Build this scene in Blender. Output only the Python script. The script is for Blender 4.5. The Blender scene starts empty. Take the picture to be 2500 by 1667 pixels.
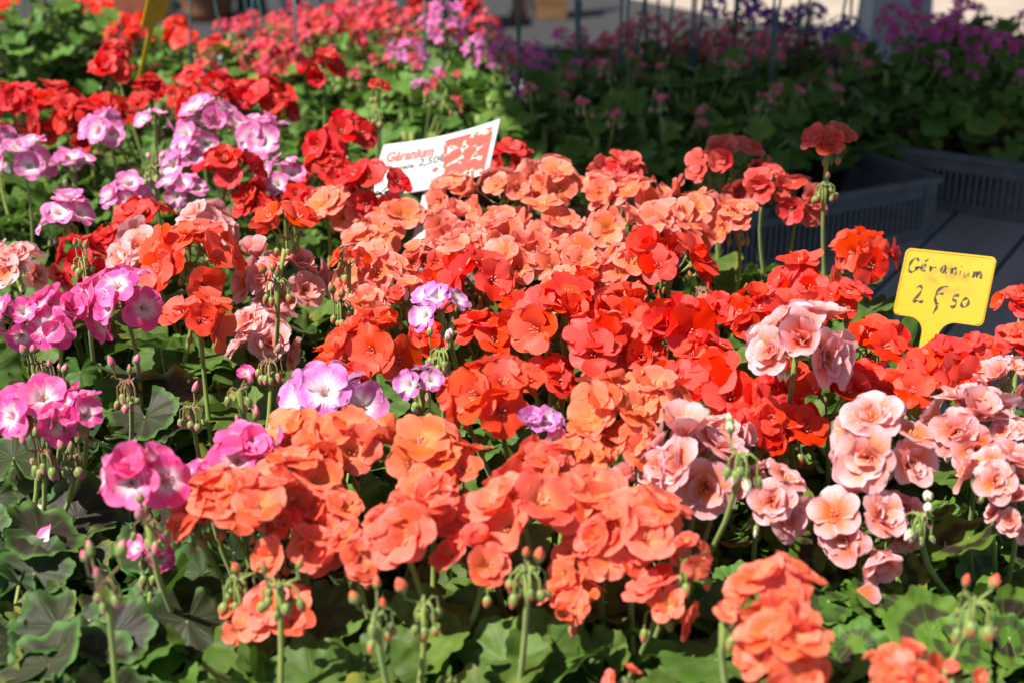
import bpy, math, random
import numpy as np
from mathutils import Vector, Matrix, Quaternion

R = math.radians
SC = bpy.context.scene
COL = SC.collection

# ------------------------------------------------------------------ camera
CAM_Z, PITCH, LENS = 1.55, 23.0, 50.0
cd = bpy.data.cameras.new('camera')
cam = bpy.data.objects.new('camera', cd)
COL.objects.link(cam)
cam.location = (0, 0, CAM_Z)
cam.rotation_euler = (R(90 - PITCH), 0, 0)
cd.lens, cd.sensor_width = LENS, 36.0
cd.clip_start, cd.clip_end = 0.02, 500
cd.dof.use_dof = True
cd.dof.focus_distance = 1.36
cd.dof.aperture_fstop = 5.4
SC.camera = cam

# ------------------------------------------------------------------ light
SUN = Vector((-0.50, -0.26, 0.83)).normalized()      # towards the sun
world = bpy.data.worlds.new('World')
SC.world = world
world.use_nodes = True
wn, wl = world.node_tree.nodes, world.node_tree.links
wn.clear()
sky = wn.new('ShaderNodeTexSky')
sky.sky_type = 'NISHITA'
sky.sun_disc = False
sky.sun_elevation = math.asin(SUN.z)
sky.sun_rotation = math.atan2(SUN.x, SUN.y)
bg = wn.new('ShaderNodeBackground')
bg.inputs['Strength'].default_value = 0.065
wo = wn.new('ShaderNodeOutputWorld')
wl.new(sky.outputs[0], bg.inputs[0])
wl.new(bg.outputs[0], wo.inputs[0])
sd = bpy.data.lights.new('sun', 'SUN')
sd.energy, sd.angle, sd.color = 5.0, R(0.53), (1.0, 0.955, 0.88)
sun = bpy.data.objects.new('sun', sd)
COL.objects.link(sun)
sun.location = SUN * 10
sun.rotation_euler = SUN.to_track_quat('Z', 'Y').to_euler()
SC.view_settings.view_transform = 'Standard'
SC.view_settings.look = 'None'
SC.view_settings.exposure = 0.78
SC.view_settings.gamma = 1.0
SC.cycles.use_denoising = True
SC.cycles.max_bounces = 6
SC.cycles.diffuse_bounces = 3
SC.cycles.transmission_bounces = 5
SC.cycles.transparent_max_bounces = 4
SC.cycles.caustics_reflective = SC.cycles.caustics_refractive = False

# ------------------------------------------------------------------ geometry helpers
FPX = LENS / 36.0 * 2500
SP, CP = math.sin(R(PITCH)), math.cos(R(PITCH))
K = 2500 / 2352.0
def ray(x, y):
    u, v = (x * K - 1250) / FPX, (833.5 - y * K) / FPX
    return Vector((u, CP + v * SP, -SP + v * CP))
def onz(x, y, z):                  # the point at height z that stands where (x, y) looks
    d = ray(x, y)
    return Vector((0, 0, CAM_Z)) + d * ((z - CAM_Z) / d.z)
def depth(p):
    return p.y * CP + (CAM_Z - p.z) * SP
def metres(w, p):
    return w * K * depth(p) / FPX

class MB:
    def __init__(s):
        s.v, s.f, s.m, s.uv, s.pr, s.smooth = [], [], [], [], [], True
    def vert(s, p, uv=(0, 0), pr=0.0):
        s.v.append((p[0], p[1], p[2])); s.uv.append(uv); s.pr.append(pr)
        return len(s.v) - 1
    def face(s, idx, m=0):
        s.f.append(tuple(idx)); s.m.append(m)
    def tube(s, pts, rad, n=6, m=0, start=None, cap=True, pr=0.0):
        pts = [Vector(p) for p in pts]
        t = (pts[1] - pts[0]).normalized()
        a = t.orthogonal().normalized()
        rings, L = [], len(pts)
        for i, p in enumerate(pts):
            if i == 0: t = pts[1] - pts[0]
            elif i == L - 1: t = pts[-1] - pts[-2]
            else: t = pts[i + 1] - pts[i - 1]
            t = t.normalized()
            a = (a - t * a.dot(t)).normalized()
            b = t.cross(a)
            r = rad[i] if hasattr(rad, '__len__') else rad
            rings.append([s.vert(p + (a * math.cos(6.2832 * k / n) + b * math.sin(6.2832 * k / n)) * r,
                                 (k / n, i / (L - 1)), pr) for k in range(n)])
        for i in range(L - 1):
            for k in range(n):
                s.face((rings[i][k], rings[i][(k + 1) % n], rings[i + 1][(k + 1) % n], rings[i + 1][k]), m)
        if start is not None:
            for k in range(n): s.face((start, rings[0][(k + 1) % n], rings[0][k]), m)
        if cap:
            c = s.vert(pts[-1] + t * (rad[-1] if hasattr(rad, '__len__') else rad) * .4, (0, 1), pr)
            for k in range(n): s.face((rings[-1][k], rings[-1][(k + 1) % n], c), m)
        return rings
    def box(s, c, h, M=None, m=0):
        ids = []
        for sx, sy, sz in ((-1,-1,-1),(1,-1,-1),(1,1,-1),(-1,1,-1),(-1,-1,1),(1,-1,1),(1,1,1),(-1,1,1)):
            p = Vector((c[0] + sx * h[0], c[1] + sy * h[1], c[2] + sz * h[2]))
            if M is not None: p = M @ p
            ids.append(s.vert(p))
        for q in ((0,3,2,1),(4,5,6,7),(0,1,5,4),(1,2,6,5),(2,3,7,6),(3,0,4,7)):
            s.face([ids[i] for i in q], m)
    def lathe(s, prof, n=24, m=0, c=(0, 0, 0)):
        rings = [[s.vert((c[0] + r * math.cos(6.2832 * k / n), c[1] + r * math.sin(6.2832 * k / n), c[2] + z), (k / n, i / max(1, len(prof) - 1)))
                  for k in range(n)] for i, (r, z) in enumerate(prof)]
        for i in range(len(prof) - 1):
            for k in range(n):
                s.face((rings[i][k], rings[i][(k + 1) % n], rings[i + 1][(k + 1) % n], rings[i + 1][k]), m)
        return rings
    def mesh(s, name, mats):
        me = bpy.data.meshes.new(name)
        me.from_pydata(s.v, [], s.f)
        for mt in mats: me.materials.append(mt)
        me.polygons.foreach_set('material_index', s.m)
        me.polygons.foreach_set('use_smooth', [s.smooth] * len(s.f))
        uvl = me.uv_layers.new(name='UVMap')
        vi = np.empty(len(me.loops), dtype=np.int32)
        me.loops.foreach_get('vertex_index', vi)
        uvl.data.foreach_set('uv', np.array(s.uv, dtype=np.float32)[vi].ravel())
        at = me.attributes.new('pr', 'FLOAT', 'POINT')
        at.data.foreach_set('value', np.array(s.pr, dtype=np.float32))
        me.update()
        return me

def put(name, me, parent=None, M=None):
    o = bpy.data.objects.new(name, me)
    COL.objects.link(o)
    if parent is not None: o.parent = parent
    if M is not None: o.matrix_local = M
    return o
def empty(name, loc, rz=0.0):
    o = bpy.data.objects.new(name, None)
    COL.objects.link(o)
    o.location = loc; o.rotation_euler = (0, 0, rz); o.empty_display_size = .05
    return o
def tag(o, label, cat, group=None):
    o['label'] = label; o['category'] = cat
    if group: o['group'] = group
    return o

# ------------------------------------------------------------------ materials
def new_mat(name):
    m = bpy.data.materials.new(name)
    m.use_nodes = True
    m.node_tree.nodes.clear()
    return m, m.node_tree.nodes, m.node_tree.links
def N(nodes, kind, **kw):
    n = nodes.new(kind)
    for k, v in kw.items():
        if k in n.inputs: n.inputs[k].default_value = v
        else: setattr(n, k, v)
    return n
def mix(nodes, links, fac, a, b, mode='MIX'):
    n = nodes.new('ShaderNodeMix'); n.data_type = 'RGBA'; n.blend_type = mode
    for sock, val in ((n.inputs[0], fac), (n.inputs[6], a), (n.inputs[7], b)):
        if hasattr(val, 'links'): links.new(val, sock)
        else: sock.default_value = (*val, 1) if isinstance(val, tuple) and len(val) == 3 else val
    return n.outputs[2]
def mth(nodes, links, op, a, b=0.0, c=None, clamp=False):
    n = nodes.new('ShaderNodeMath'); n.operation = op; n.use_clamp = clamp
    for i, val in enumerate((a, b) if c is None else (a, b, c)):
        if hasattr(val, 'links'): links.new(val, n.inputs[i])
        else: n.inputs[i].default_value = val
    return n.outputs[0]
def smooth(nodes, links, x, a, b, lo=0.0, hi=1.0):
    n = nodes.new('ShaderNodeMapRange'); n.interpolation_type = 'SMOOTHSTEP'
    links.new(x, n.inputs[0])
    for i, v in enumerate((a, b, lo, hi)): n.inputs[i + 1].default_value = v
    return n.outputs[0]

def petal_material(name, throat, mid, edge, vein=0.25, eye=(0.12, 0.5), rim=0.35, trans=0.38, var=0.10, back=0.25, hue=0.012, rim0=.70):
    m, n, l = new_mat(name)
    uv = N(n, 'ShaderNodeUVMap', uv_map='UVMap')
    sp = n.new('ShaderNodeSeparateXYZ'); l.new(uv.outputs[0], sp.inputs[0])
    u, v = sp.outputs[0], sp.outputs[1]
    oi = n.new('ShaderNodeObjectInfo')
    pr = N(n, 'ShaderNodeAttribute', attribute_name='pr')
    ns = N(n, 'ShaderNodeTexNoise', Scale=3.0, Detail=2.0)
    cmb = n.new('ShaderNodeCombineXYZ')
    l.new(mth(n, l, 'MULTIPLY', u, 5.0), cmb.inputs[0]); l.new(v, cmb.inputs[1])
    l.new(mth(n, l, 'MULTIPLY_ADD', pr.outputs['Fac'], 17.0, mth(n, l, 'MULTIPLY', oi.outputs['Random'], 31.0)), cmb.inputs[2])
    l.new(cmb.outputs[0], ns.inputs['Vector'])
    vv = mth(n, l, 'MULTIPLY_ADD', mth(n, l, 'SUBTRACT', ns.outputs['Fac'], .5), .34, v)
    c = mix(n, l, smooth(n, l, vv, *eye), throat, mid)
    ed = mth(n, l, 'MAXIMUM', smooth(n, l, vv, rim0, 1.08), smooth(n, l, mth(n, l, 'ABSOLUTE', mth(n, l, 'SUBTRACT', u, .5)), .34, .52))
    c = mix(n, l, mth(n, l, 'MULTIPLY', ed, rim), c, edge)
    # fine radiating veins
    wv = mth(n, l, 'SINE', mth(n, l, 'MULTIPLY_ADD', u, 58.0, mth(n, l, 'MULTIPLY', ns.outputs['Fac'], 7.0)))
    wv = mth(n, l, 'POWER', mth(n, l, 'MULTIPLY_ADD', wv, .5, .5), 5.0)
    vf = mth(n, l, 'MULTIPLY', wv, smooth(n, l, v, .85, .1, 0.05, 1.0))
    c = mix(n, l, mth(n, l, 'MULTIPLY', vf, vein), c, tuple(x * y for x, y in zip(mid, (.75, .35, .4))))
    geo = n.new('ShaderNodeNewGeometry')
    c = mix(n, l, mth(n, l, 'MULTIPLY', geo.outputs['Backfacing'], back), c, edge)
    old = smooth(n, l, mth(n, l, 'FRACT', mth(n, l, 'MULTIPLY_ADD', oi.outputs['Random'], 5.77, mth(n, l, 'MULTIPLY', pr.outputs['Fac'], .3))), .90, .98)
    c = mix(n, l, mth(n, l, 'MULTIPLY', mth(n, l, 'MULTIPLY', old, smooth(n, l, vv, .80, 1.06)), .4), c, (.30, .12, .04))
    hs = n.new('ShaderNodeHueSaturation')
    l.new(c, hs.inputs['Color'])
    l.new(mth(n, l, 'MULTIPLY_ADD', oi.outputs['Random'], 2 * hue, .5 - hue), hs.inputs['Hue'])
    rnd = mth(n, l, 'FRACT', mth(n, l, 'MULTIPLY_ADD', oi.outputs['Random'], 7.31, pr.outputs['Fac']))
    l.new(mth(n, l, 'MULTIPLY_ADD', rnd, 2 * var, 1 - var), hs.inputs['Value'])
    l.new(mth(n, l, 'MULTIPLY_ADD', rnd, -.12, 1.02), hs.inputs['Saturation'])
    p = N(n, 'ShaderNodeBsdfPrincipled', Roughness=0.42)
    p.inputs['Specular IOR Level'].default_value = .16
    l.new(hs.outputs[0], p.inputs['Base Color'])
    bp = N(n, 'ShaderNodeBump', Strength=0.18, Distance=0.0006)
    l.new(mth(n, l, 'ADD', wv, mth(n, l, 'MULTIPLY', ns.outputs['Fac'], 2.0)), bp.inputs['Height'])
    l.new(bp.outputs[0], p.inputs['Normal'])
    t = n.new('ShaderNodeBsdfTranslucent')
    gm = N(n, 'ShaderNodeGamma', Gamma=1.08)
    l.new(hs.outputs[0], gm.inputs[0]); l.new(gm.outputs[0], t.inputs[0])
    ms = N(n, 'ShaderNodeMixShader'); ms.inputs[0].default_value = trans
    l.new(p.outputs[0], ms.inputs[1]); l.new(t.outputs[0], ms.inputs[2])
    o = n.new('ShaderNodeOutputMaterial'); l.new(ms.outputs[0], o.inputs[0])
    return m

def leaf_material(name, green, pale, dark, zone, zone_amt, trans=0.22):
    """zone = (start, full, fade, end) of the dark band along the radius"""
    m, n, l = new_mat(name)
    uv = N(n, 'ShaderNodeUVMap', uv_map='UVMap')
    sp = n.new('ShaderNodeSeparateXYZ'); l.new(uv.outputs[0], sp.inputs[0])
    th, rho = sp.outputs[0], sp.outputs[1]
    oi = n.new('ShaderNodeObjectInfo')
    tc = n.new('ShaderNodeTexCoord')
    ns = N(n, 'ShaderNodeTexNoise', Scale=95.0, Detail=3.0)
    l.new(tc.outputs['Object'], ns.inputs['Vector'])
    nf = N(n, 'ShaderNodeTexNoise', Scale=900.0, Detail=2.0)
    l.new(tc.outputs['Object'], nf.inputs['Vector'])
    vein = mth(n, l, 'POWER', mth(n, l, 'ABSOLUTE', mth(n, l, 'COSINE', mth(n, l, 'MULTIPLY', th, 3.5 * 2 * math.pi * 320 / 360))), 40.0)
    vein = mth(n, l, 'MULTIPLY', vein, smooth(n, l, rho, 1.0, .2, 0.1, 1.0))
    base = mix(n, l, smooth(n, l, ns.outputs['Fac'], .3, .75), green, pale)
    rr = mth(n, l, 'MULTIPLY_ADD', mth(n, l, 'SUBTRACT', ns.outputs['Fac'], .5), .22, rho)
    z = mth(n, l, 'MULTIPLY', smooth(n, l, rr, zone[0], zone[1]), smooth(n, l, rr, zone[3], zone[2]))
    za = mth(n, l, 'MULTIPLY', z, mth(n, l, 'MULTIPLY_ADD', oi.outputs['Random'], -.35 * zone_amt, zone_amt))
    c = mix(n, l, za, base, dark)
    c = mix(n, l, mth(n, l, 'MULTIPLY', vein, .45), c, pale)
    geo = n.new('ShaderNodeNewGeometry')
    c = mix(n, l, mth(n, l, 'MULTIPLY', geo.outputs['Backfacing'], .55), c, tuple(min(1, x * 1.15 + .02) for x in pale))
    old = smooth(n, l, mth(n, l, 'FRACT', mth(n, l, 'MULTIPLY', oi.outputs['Random'], 9.3)), .86, .97)
    c = mix(n, l, mth(n, l, 'MULTIPLY', mth(n, l, 'MULTIPLY', old, smooth(n, l, rr, .6, 1.0)), .7), c, (.26, .20, .03))
    hs = n.new('ShaderNodeHueSaturation'); l.new(c, hs.inputs['Color'])
    l.new(mth(n, l, 'MULTIPLY_ADD', oi.outputs['Random'], .03, .485), hs.inputs['Hue'])
    rv = mth(n, l, 'FRACT', mth(n, l, 'MULTIPLY', oi.outputs['Random'], 13.7))
    l.new(mth(n, l, 'MULTIPLY_ADD', rv, .5, .75), hs.inputs['Value'])
    p = N(n, 'ShaderNodeBsdfPrincipled', Roughness=0.52)
    p.inputs['Specular IOR Level'].default_value = .22
    p.inputs['Sheen Weight'].default_value = .04
    p.inputs['Sheen Roughness'].default_value = .4
    l.new(hs.outputs[0], p.inputs['Base Color'])
    bp = N(n, 'ShaderNodeBump', Strength=0.5, Distance=0.0009)
    l.new(mth(n, l, 'ADD', mth(n, l, 'MULTIPLY', vein, -1.2), mth(n, l, 'ADD', ns.outputs['Fac'], mth(n, l, 'MULTIPLY', nf.outputs['Fac'], .5))), bp.inputs['Height'])
    l.new(bp.outputs[0], p.inputs['Normal'])
    t = n.new('ShaderNodeBsdfTranslucent')
    tr = mix(n, l, .6, hs.outputs[0], (.16, .34, .02))
    l.new(tr, t.inputs[0])
    ms = N(n, 'ShaderNodeMixShader'); ms.inputs[0].default_value = trans
    l.new(p.outputs[0], ms.inputs[1]); l.new(t.outputs[0], ms.inputs[2])
    o = n.new('ShaderNodeOutputMaterial'); l.new(ms.outputs[0], o.inputs[0])
    return m

def stem_material(name, a, b, rough=.5):
    m, n, l = new_mat(name)
    tc = n.new('ShaderNodeTexCoord')
    ns = N(n, 'ShaderNodeTexNoise', Scale=60.0, Detail=3.0)
    l.new(tc.outputs['Object'], ns.inputs['Vector'])
    oi = n.new('ShaderNodeObjectInfo')
    c = mix(n, l, smooth(n, l, mth(n, l, 'MULTIPLY_ADD', oi.outputs['Random'], .3, ns.outputs['Fac']), .4, .85), a, b)
    p = N(n, 'ShaderNodeBsdfPrincipled', Roughness=rough)
    p.inputs['Specular IOR Level'].default_value = .3
    p.inputs['Sheen Weight'].default_value = .25
    l.new(c, p.inputs['Base Color'])
    o = n.new('ShaderNodeOutputMaterial'); l.new(p.outputs[0], o.inputs[0])
    return m

def bud_material(name, tip):
    m, n, l = new_mat(name)
    uv = N(n, 'ShaderNodeUVMap', uv_map='UVMap')
    sp = n.new('ShaderNodeSeparateXYZ'); l.new(uv.outputs[0], sp.inputs[0])
    oi = n.new('ShaderNodeObjectInfo')
    sep = mth(n, l, 'MULTIPLY', mth(n, l, 'COSINE', mth(n, l, 'MULTIPLY', sp.outputs[0], 31.416)), .16)
    k = mth(n, l, 'ADD', mth(n, l, 'ADD', sp.outputs[1], sep), mth(n, l, 'MULTIPLY_ADD', oi.outputs['Random'], .5, -.45))
    c = mix(n, l, smooth(n, l, k, .28, .5), (.17, .24, .045), tip)
    p = N(n, 'ShaderNodeBsdfPrincipled', Roughness=.5)
    p.inputs['Sheen Weight'].default_value = .25
    l.new(c, p.inputs['Base Color'])
    o = n.new('ShaderNodeOutputMaterial'); l.new(p.outputs[0], o.inputs[0])
    return m

def plain(name, col, rough=.6, col2=None, scale=30.0, bump=0.0, bscale=None, spec=.4, metal=0.0, lo=.35, hi=.7, detail=5.0, stretch=(1, 1, 1)):
    m, n, l = new_mat(name)
    p = N(n, 'ShaderNodeBsdfPrincipled', Roughness=rough, Metallic=metal)
    p.inputs['Specular IOR Level'].default_value = spec
    tc = n.new('ShaderNodeTexCoord')
    mp = N(n, 'ShaderNodeMapping', Scale=stretch)
    l.new(tc.outputs['Object'], mp.inputs[0])
    ns = N(n, 'ShaderNodeTexNoise', Scale=scale, Detail=detail)
    l.new(mp.outputs[0], ns.inputs['Vector'])
    c2 = col2 if col2 else tuple(x * .75 for x in col)
    c = mix(n, l, smooth(n, l, ns.outputs['Fac'], lo, hi), col, c2)
    l.new(c, p.inputs['Base Color'])
    if bump:
        nb = N(n, 'ShaderNodeTexNoise', Scale=bscale or scale * 3, Detail=4.0)
        l.new(mp.outputs[0], nb.inputs['Vector'])
        b = N(n, 'ShaderNodeBump', Strength=bump, Distance=.004)
        l.new(nb.outputs['Fac'], b.inputs['Height']); l.new(b.outputs[0], p.inputs['Normal'])
    o = n.new('ShaderNodeOutputMaterial'); l.new(p.outputs[0], o.inputs[0])
    return m

MAT = {
 'green_stem': stem_material('green_stem', (.16, .24, .045), (.24, .29, .06)),
 'red_stem': stem_material('brown_pedicel', (.20, .16, .045), (.22, .10, .05)),
 'stamen': plain('stamen', (.75, .45, .30), .5, (.6, .12, .06), 300),
 'stamen_pink': plain('stamen_pink', (.65, .18, .10), .5, (.75, .55, .40), 300),
 'soil': plain('soil', (.035, .025, .018), .95, (.012, .009, .007), 90, .9, 160),
 'pot': plain('pot_plastic', (.09, .035, .02), .45, (.07, .03, .018), 12),
 'black_plastic': plain('crate_plastic', (.10, .11, .125), .45, (.15, .155, .165), 25, .08, 60, .5),
 'stake': plain('stake_plastic', (.035, .085, .10), .4, (.05, .10, .10), 20),
}
V = {}
def variety(key, bud, stamen='stamen', ped='green_stem', **kw):
    V[key] = dict(petal=petal_material('petals_' + key, **kw), bud=bud_material('bud_' + key, bud), stamen=MAT[stamen], ped=MAT[ped])
variety('coral', (.72, .10, .04), throat=(.91, .26, .075), mid=(.93, .125, .052), edge=(.93, .26, .195), rim=.6, eye=(.2, .75), var=.10, hue=.006)
variety('apricot', (.72, .10, .04), throat=(.92, .30, .07), mid=(.92, .15, .045), edge=(.93, .29, .19), rim=.6, eye=(.2, .75), var=.10, hue=.006)
variety('salmon', (.75, .16, .09), throat=(.86, .22, .06), mid=(.93, .18, .10), edge=(.93, .38, .32), rim=.8, eye=(.3, .8), var=.10, hue=.007, back=.45)
variety('vermilion', (.72, .05, .015), throat=(.80, .14, .05), mid=(.89, .072, .015), edge=(.89, .11, .035), rim=.5, eye=(.0, .2), var=.10, hue=.005)
variety('scarlet', (.62, .04, .025), throat=(.78, .12, .07), mid=(.88, .036, .008), edge=(.88, .058, .018), rim=.5, eye=(.0, .16), var=.11, hue=.005, ped='red_stem')
variety('crimson', (.5, .02, .02), throat=(.6, .03, .02), mid=(.68, .010, .008), edge=(.70, .02, .014), rim=.5, eye=(.0, .18), var=.14, hue=.004)
variety('blush', (.85, .75, .58), throat=(.88, .19, .04), mid=(.90, .33, .26), edge=(.88, .53, .59), rim=1.0, rim0=.60, eye=(.36, .78), vein=.45, var=.05, hue=.006, back=.45, stamen='stamen_pink')
variety('pink', (.78, .16, .26), throat=(.88, .80, .80), mid=(.90, .085, .35), edge=(.90, .19, .48), rim=.55, eye=(.30, .66), vein=.3, var=.07, hue=.005, stamen='stamen_pink', ped='red_stem', back=.5)
variety('lavender', (.80, .36, .44), throat=(.90, .88, .88), mid=(.80, .155, .45), edge=(.84, .36, .62), rim=.6, eye=(.32, .78), vein=.2, var=.06, hue=.006, stamen='stamen_pink', back=.6)
variety('lilac', (.82, .62, .60), throat=(.92, .91, .90), mid=(.70, .15, .52), edge=(.80, .46, .70), rim=.5, eye=(.3, .78), vein=.2, var=.05, hue=.006, stamen='stamen_pink', back=.85)
variety('rose', (.6, .05, .05), throat=(.7, .10, .08), mid=(.74, .06, .045), edge=(.78, .19, .17), rim=.6, eye=(.0, .2), var=.1, hue=.006, back=.6)
variety('cerise', (.6, .05, .12), throat=(.7, .12, .2), mid=(.78, .045, .085), edge=(.80, .11, .15), rim=.5, eye=(.0, .2), var=.14)
variety('orchid', (.6, .15, .4), throat=(.7, .3, .5), mid=(.74, .17, .48), edge=(.78, .32, .62), rim=.5, eye=(.0, .3), var=.12)
variety('candy', (.7, .2, .3), throat=(.8, .25, .3), mid=(.80, .17, .24), edge=(.84, .38, .44), rim=.6, eye=(.0, .3), var=.12)
variety('violet', (.2, .08, .4), throat=(.3, .1, .5), mid=(.24, .07, .48), edge=(.32, .13, .58), rim=.5, eye=(.0, .3), var=.15)
variety('magenta', (.5, .03, .28), throat=(.7, .3, .5), mid=(.80, .08, .42), edge=(.86, .34, .62), rim=.6, eye=(.0, .3), var=.15)

LEAF = {
 'green': leaf_material('leaf_green', (.060, .125, .014), (.100, .175, .034), (.05, .06, .03), (.40, .5, .6, .72), .22),
 'dark': leaf_material('leaf_dark_zone', (.052, .135, .022), (.085, .165, .045), (.034, .024, .019), (-.2, -.1, .76, .95), 1.0),
 'ring': leaf_material('leaf_ring_zone', (.072, .155, .014), (.120, .215, .032), (.032, .020, .016), (.30, .42, .62, .76), 1.0),
 'ivy': leaf_material('leaf_ivy', (.070, .160, .020), (.115, .21, .040), (.05, .08, .03), (.30, .4, .5, .62), .10, .16),
}

# ------------------------------------------------------------------ florets, buds, leaves
def petal(mb, centre, ang, length, width, phi0, phi1, cup, ruf, rnd, nv=8, nu=9, z0=0.0, twist=0.0):
    rad = Vector((math.cos(ang), math.sin(ang), 0)); tan = Vector((-math.sin(ang), math.cos(ang), 0)); up = Vector((0, 0, 1))
    k1, ph, ph2, pr = rnd.uniform(2.2, 3.6), rnd.uniform(0, 6.28), rnd.uniform(0, 6.28), rnd.random()
    notch = rnd.uniform(-.02, .07)
    r, z, rows = .03, z0, []
    for i in range(nv + 1):
        v = i / nv
        t = min(1, v / .75); s = t * t * (3 - 2 * t)
        phi = phi0 + (phi1 - phi0) * s
        if i: r += math.sin(phi) * length / nv; z += math.cos(phi) * length / nv
        nrm = up * math.sin(phi) - rad * math.cos(phi)
        alo = up * math.cos(phi) + rad * math.sin(phi)
        w = width * (.13 + .87 * math.sin(math.pi / 2 * min(1, v / .78)) ** 1.25) * (1 - .10 * max(0, v - .8) / .2)
        row = []
        for j in range(nu):
            u = -1 + 2 * j / (nu - 1)
            pull = length * (v ** 3) * (.52 * (1 - math.sqrt(max(0, 1 - .92 * u * u))) + notch * math.exp(-(u / .22) ** 2))
            zo = cup * w * u * u * (.4 + .6 * v) + ruf * v * v * (math.sin(k1 * u + ph) * .6 + .4 * math.sin(2.3 * k1 * u + ph2))
            zo += twist * u * v * w
            p = rad * r + up * z + tan * (w * u) + nrm * zo - alo * pull
            row.append(mb.vert(p, ((u + 1) / 2, v), pr))
        rows.append(row)
    for i in range(nv):
        for j in range(nu - 1):
            mb.face((rows[i][j], rows[i + 1][j], rows[i + 1][j + 1], rows[i][j + 1]))
    for j in range(nu - 1):
        mb.face((centre, rows[0][j], rows[0][j + 1]))

def floret_mesh(name, form, seed, var):
    rnd = random.Random(seed)
    mb = MB()
    c = mb.vert((0, 0, -.02))
    op = rnd.uniform(.9, 1.16)                     # how far it has opened
    if form == 'closed': op = .42
    j = lambda a: rnd.uniform(-a, a)
    if form == 'ivy':
        for k in range(5):
            a = (90 + (-32, 32, 118, 180, 242)[k] + j(6))
            petal(mb, c, R(a), rnd.uniform(.9, 1.08), .27, R(25), R(82 * op + j(12)), j(.2), .08, rnd, 6, 5)
    elif form == 'single':
        for k in range(5):
            a = 90 + (-34, 34, 104, 180, 256)[k] + j(7)
            big = 1.06 if k < 2 else .95
            petal(mb, c, R(a), big * rnd.uniform(.94, 1.06), .50 * rnd.uniform(.92, 1.12), R(18), R((72 if k < 2 else 88) * op + j(10)), rnd.uniform(-.05, .42), .05, rnd, z0=.012 * (k % 2))
    else:
        for k in range(5):
            a = 90 + 72 * k + 36 + j(10)
            petal(mb, c, R(a), rnd.uniform(.92, 1.10), .50 * rnd.uniform(.9, 1.12), R(18), R(84 * op + j(14)), rnd.uniform(-.15, .38), .062, rnd, z0=.01 * (k % 2))
        n2 = {'semi': rnd.choice((0, 1, 2, 3)), 'double': 5, 'closed': 4}[form]
        for k in range(n2):
            a = 54 + 360 / max(1, n2) * k + j(22)
            petal(mb, c, R(a), rnd.uniform(.5, .82), .36 * rnd.uniform(.75, 1.2), R(10), R((58 * op) + j(18)), rnd.uniform(-.1, .6), .08, rnd, z0=.03, twist=j(.3))
        if form == 'double':
            for k in range(2):
                petal(mb, c, R(150 * k + j(30)), rnd.uniform(.4, .62), .28 * rnd.uniform(.8, 1.2), R(5), R(34 + j(16)), rnd.uniform(.2, 1.0), .12, rnd, 6, 5, z0=.05, twist=j(.5))
    if form != 'ivy':
        for k in range(5):                            # stamens
            a = R(72 * k + j(20)); t = rnd.uniform(.12, .3)
            mb.tube([(0, 0, .0), (math.cos(a) * t * .35, math.sin(a) * t * .35, .18), (math.cos(a) * t * .6, math.sin(a) * t * .6, .36)], [.012, .012, .024], 4, 2, start=c)
    for k in range(5):                                # sepals behind the petals
        a = R(72 * k + j(8)); a2 = a + .5; a0 = a - .5
        i0 = mb.vert((.09 * math.cos(a0), .09 * math.sin(a0), -.06)); i1 = mb.vert((.09 * math.cos(a2), .09 * math.sin(a2), -.06))
        i2 = mb.vert((.36 * math.cos(a), .36 * math.sin(a), -.03))
        mb.face((i0, i2, i1), 1); mb.face((c, i0, i1), 1)
    b = mb.vert((0, 0, -.42))
    mb.tube([(0, 0, -.42), (0, 0, -.2), (0, 0, -.03)], [.035, .06, .09], 5, 1, start=b)
    rg = len(mb.v) - 1
    mb.face((c, rg, rg - 1), 1)
    return mb.mesh(name, [V[var]['petal'], MAT['green_stem'], V[var]['stamen']])

_flo = {}
FORMS = {'coral': ('semi', 'semi', 'semi', 'single'), 'apricot': ('single', 'semi'), 'salmon': ('semi', 'single', 'semi'), 'vermilion': ('single', 'semi'), 'scarlet': ('single', 'semi', 'single'),
         'crimson': ('semi',), 'blush': ('double', 'semi'), 'pink': ('semi', 'single'), 'lavender': ('single', 'single', 'semi'), 'lilac': ('single',), 'rose': ('single', 'semi')}
def floret(var, rnd):
    forms = FORMS.get(var, ('ivy',))
    if not var in _flo:
        n = 5 if forms == ('ivy',) else 9
        _flo[var] = [floret_mesh('floret_' + var, forms[k % len(forms)], 31 * k + len(var) * 7, var) for k in range(n)]
        if forms != ('ivy',): _flo[var].append(floret_mesh('floret_' + var, 'closed', 5, var))
    return rnd.choice(_flo[var])

_bud = {}
def bud(var, rnd):
    if var not in _bud:
        _bud[var] = []
        for k in range(3):
            mb = MB()
            fat = (.30, .36, .26)[k]
            prof = [(.07, 0), (.20, .08), (fat * .95, .28), (fat, .46), (fat * .85, .66), (fat * .5, .86), (.04, 1.0)]
            rings = mb.lathe(prof, 10)
            for i, rg in enumerate(rings):
                for q, vi in enumerate(rg):
                    x, y, z = mb.v[vi]; f = 1 + .07 * math.cos(q * 6.2832 * 5 / 10) * (1 if i > 1 else 0)
                    mb.v[vi] = (x * f, y * f, z)
            t = mb.vert((0, 0, 1.03), (0, 1))
            for q in range(10): mb.face((rings[-1][q], rings[-1][(q + 1) % 10], t))
            _bud[var].append(mb.mesh('bud_' + var, [V[var]['bud']]))
    return rnd.choice(_bud[var])

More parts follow.
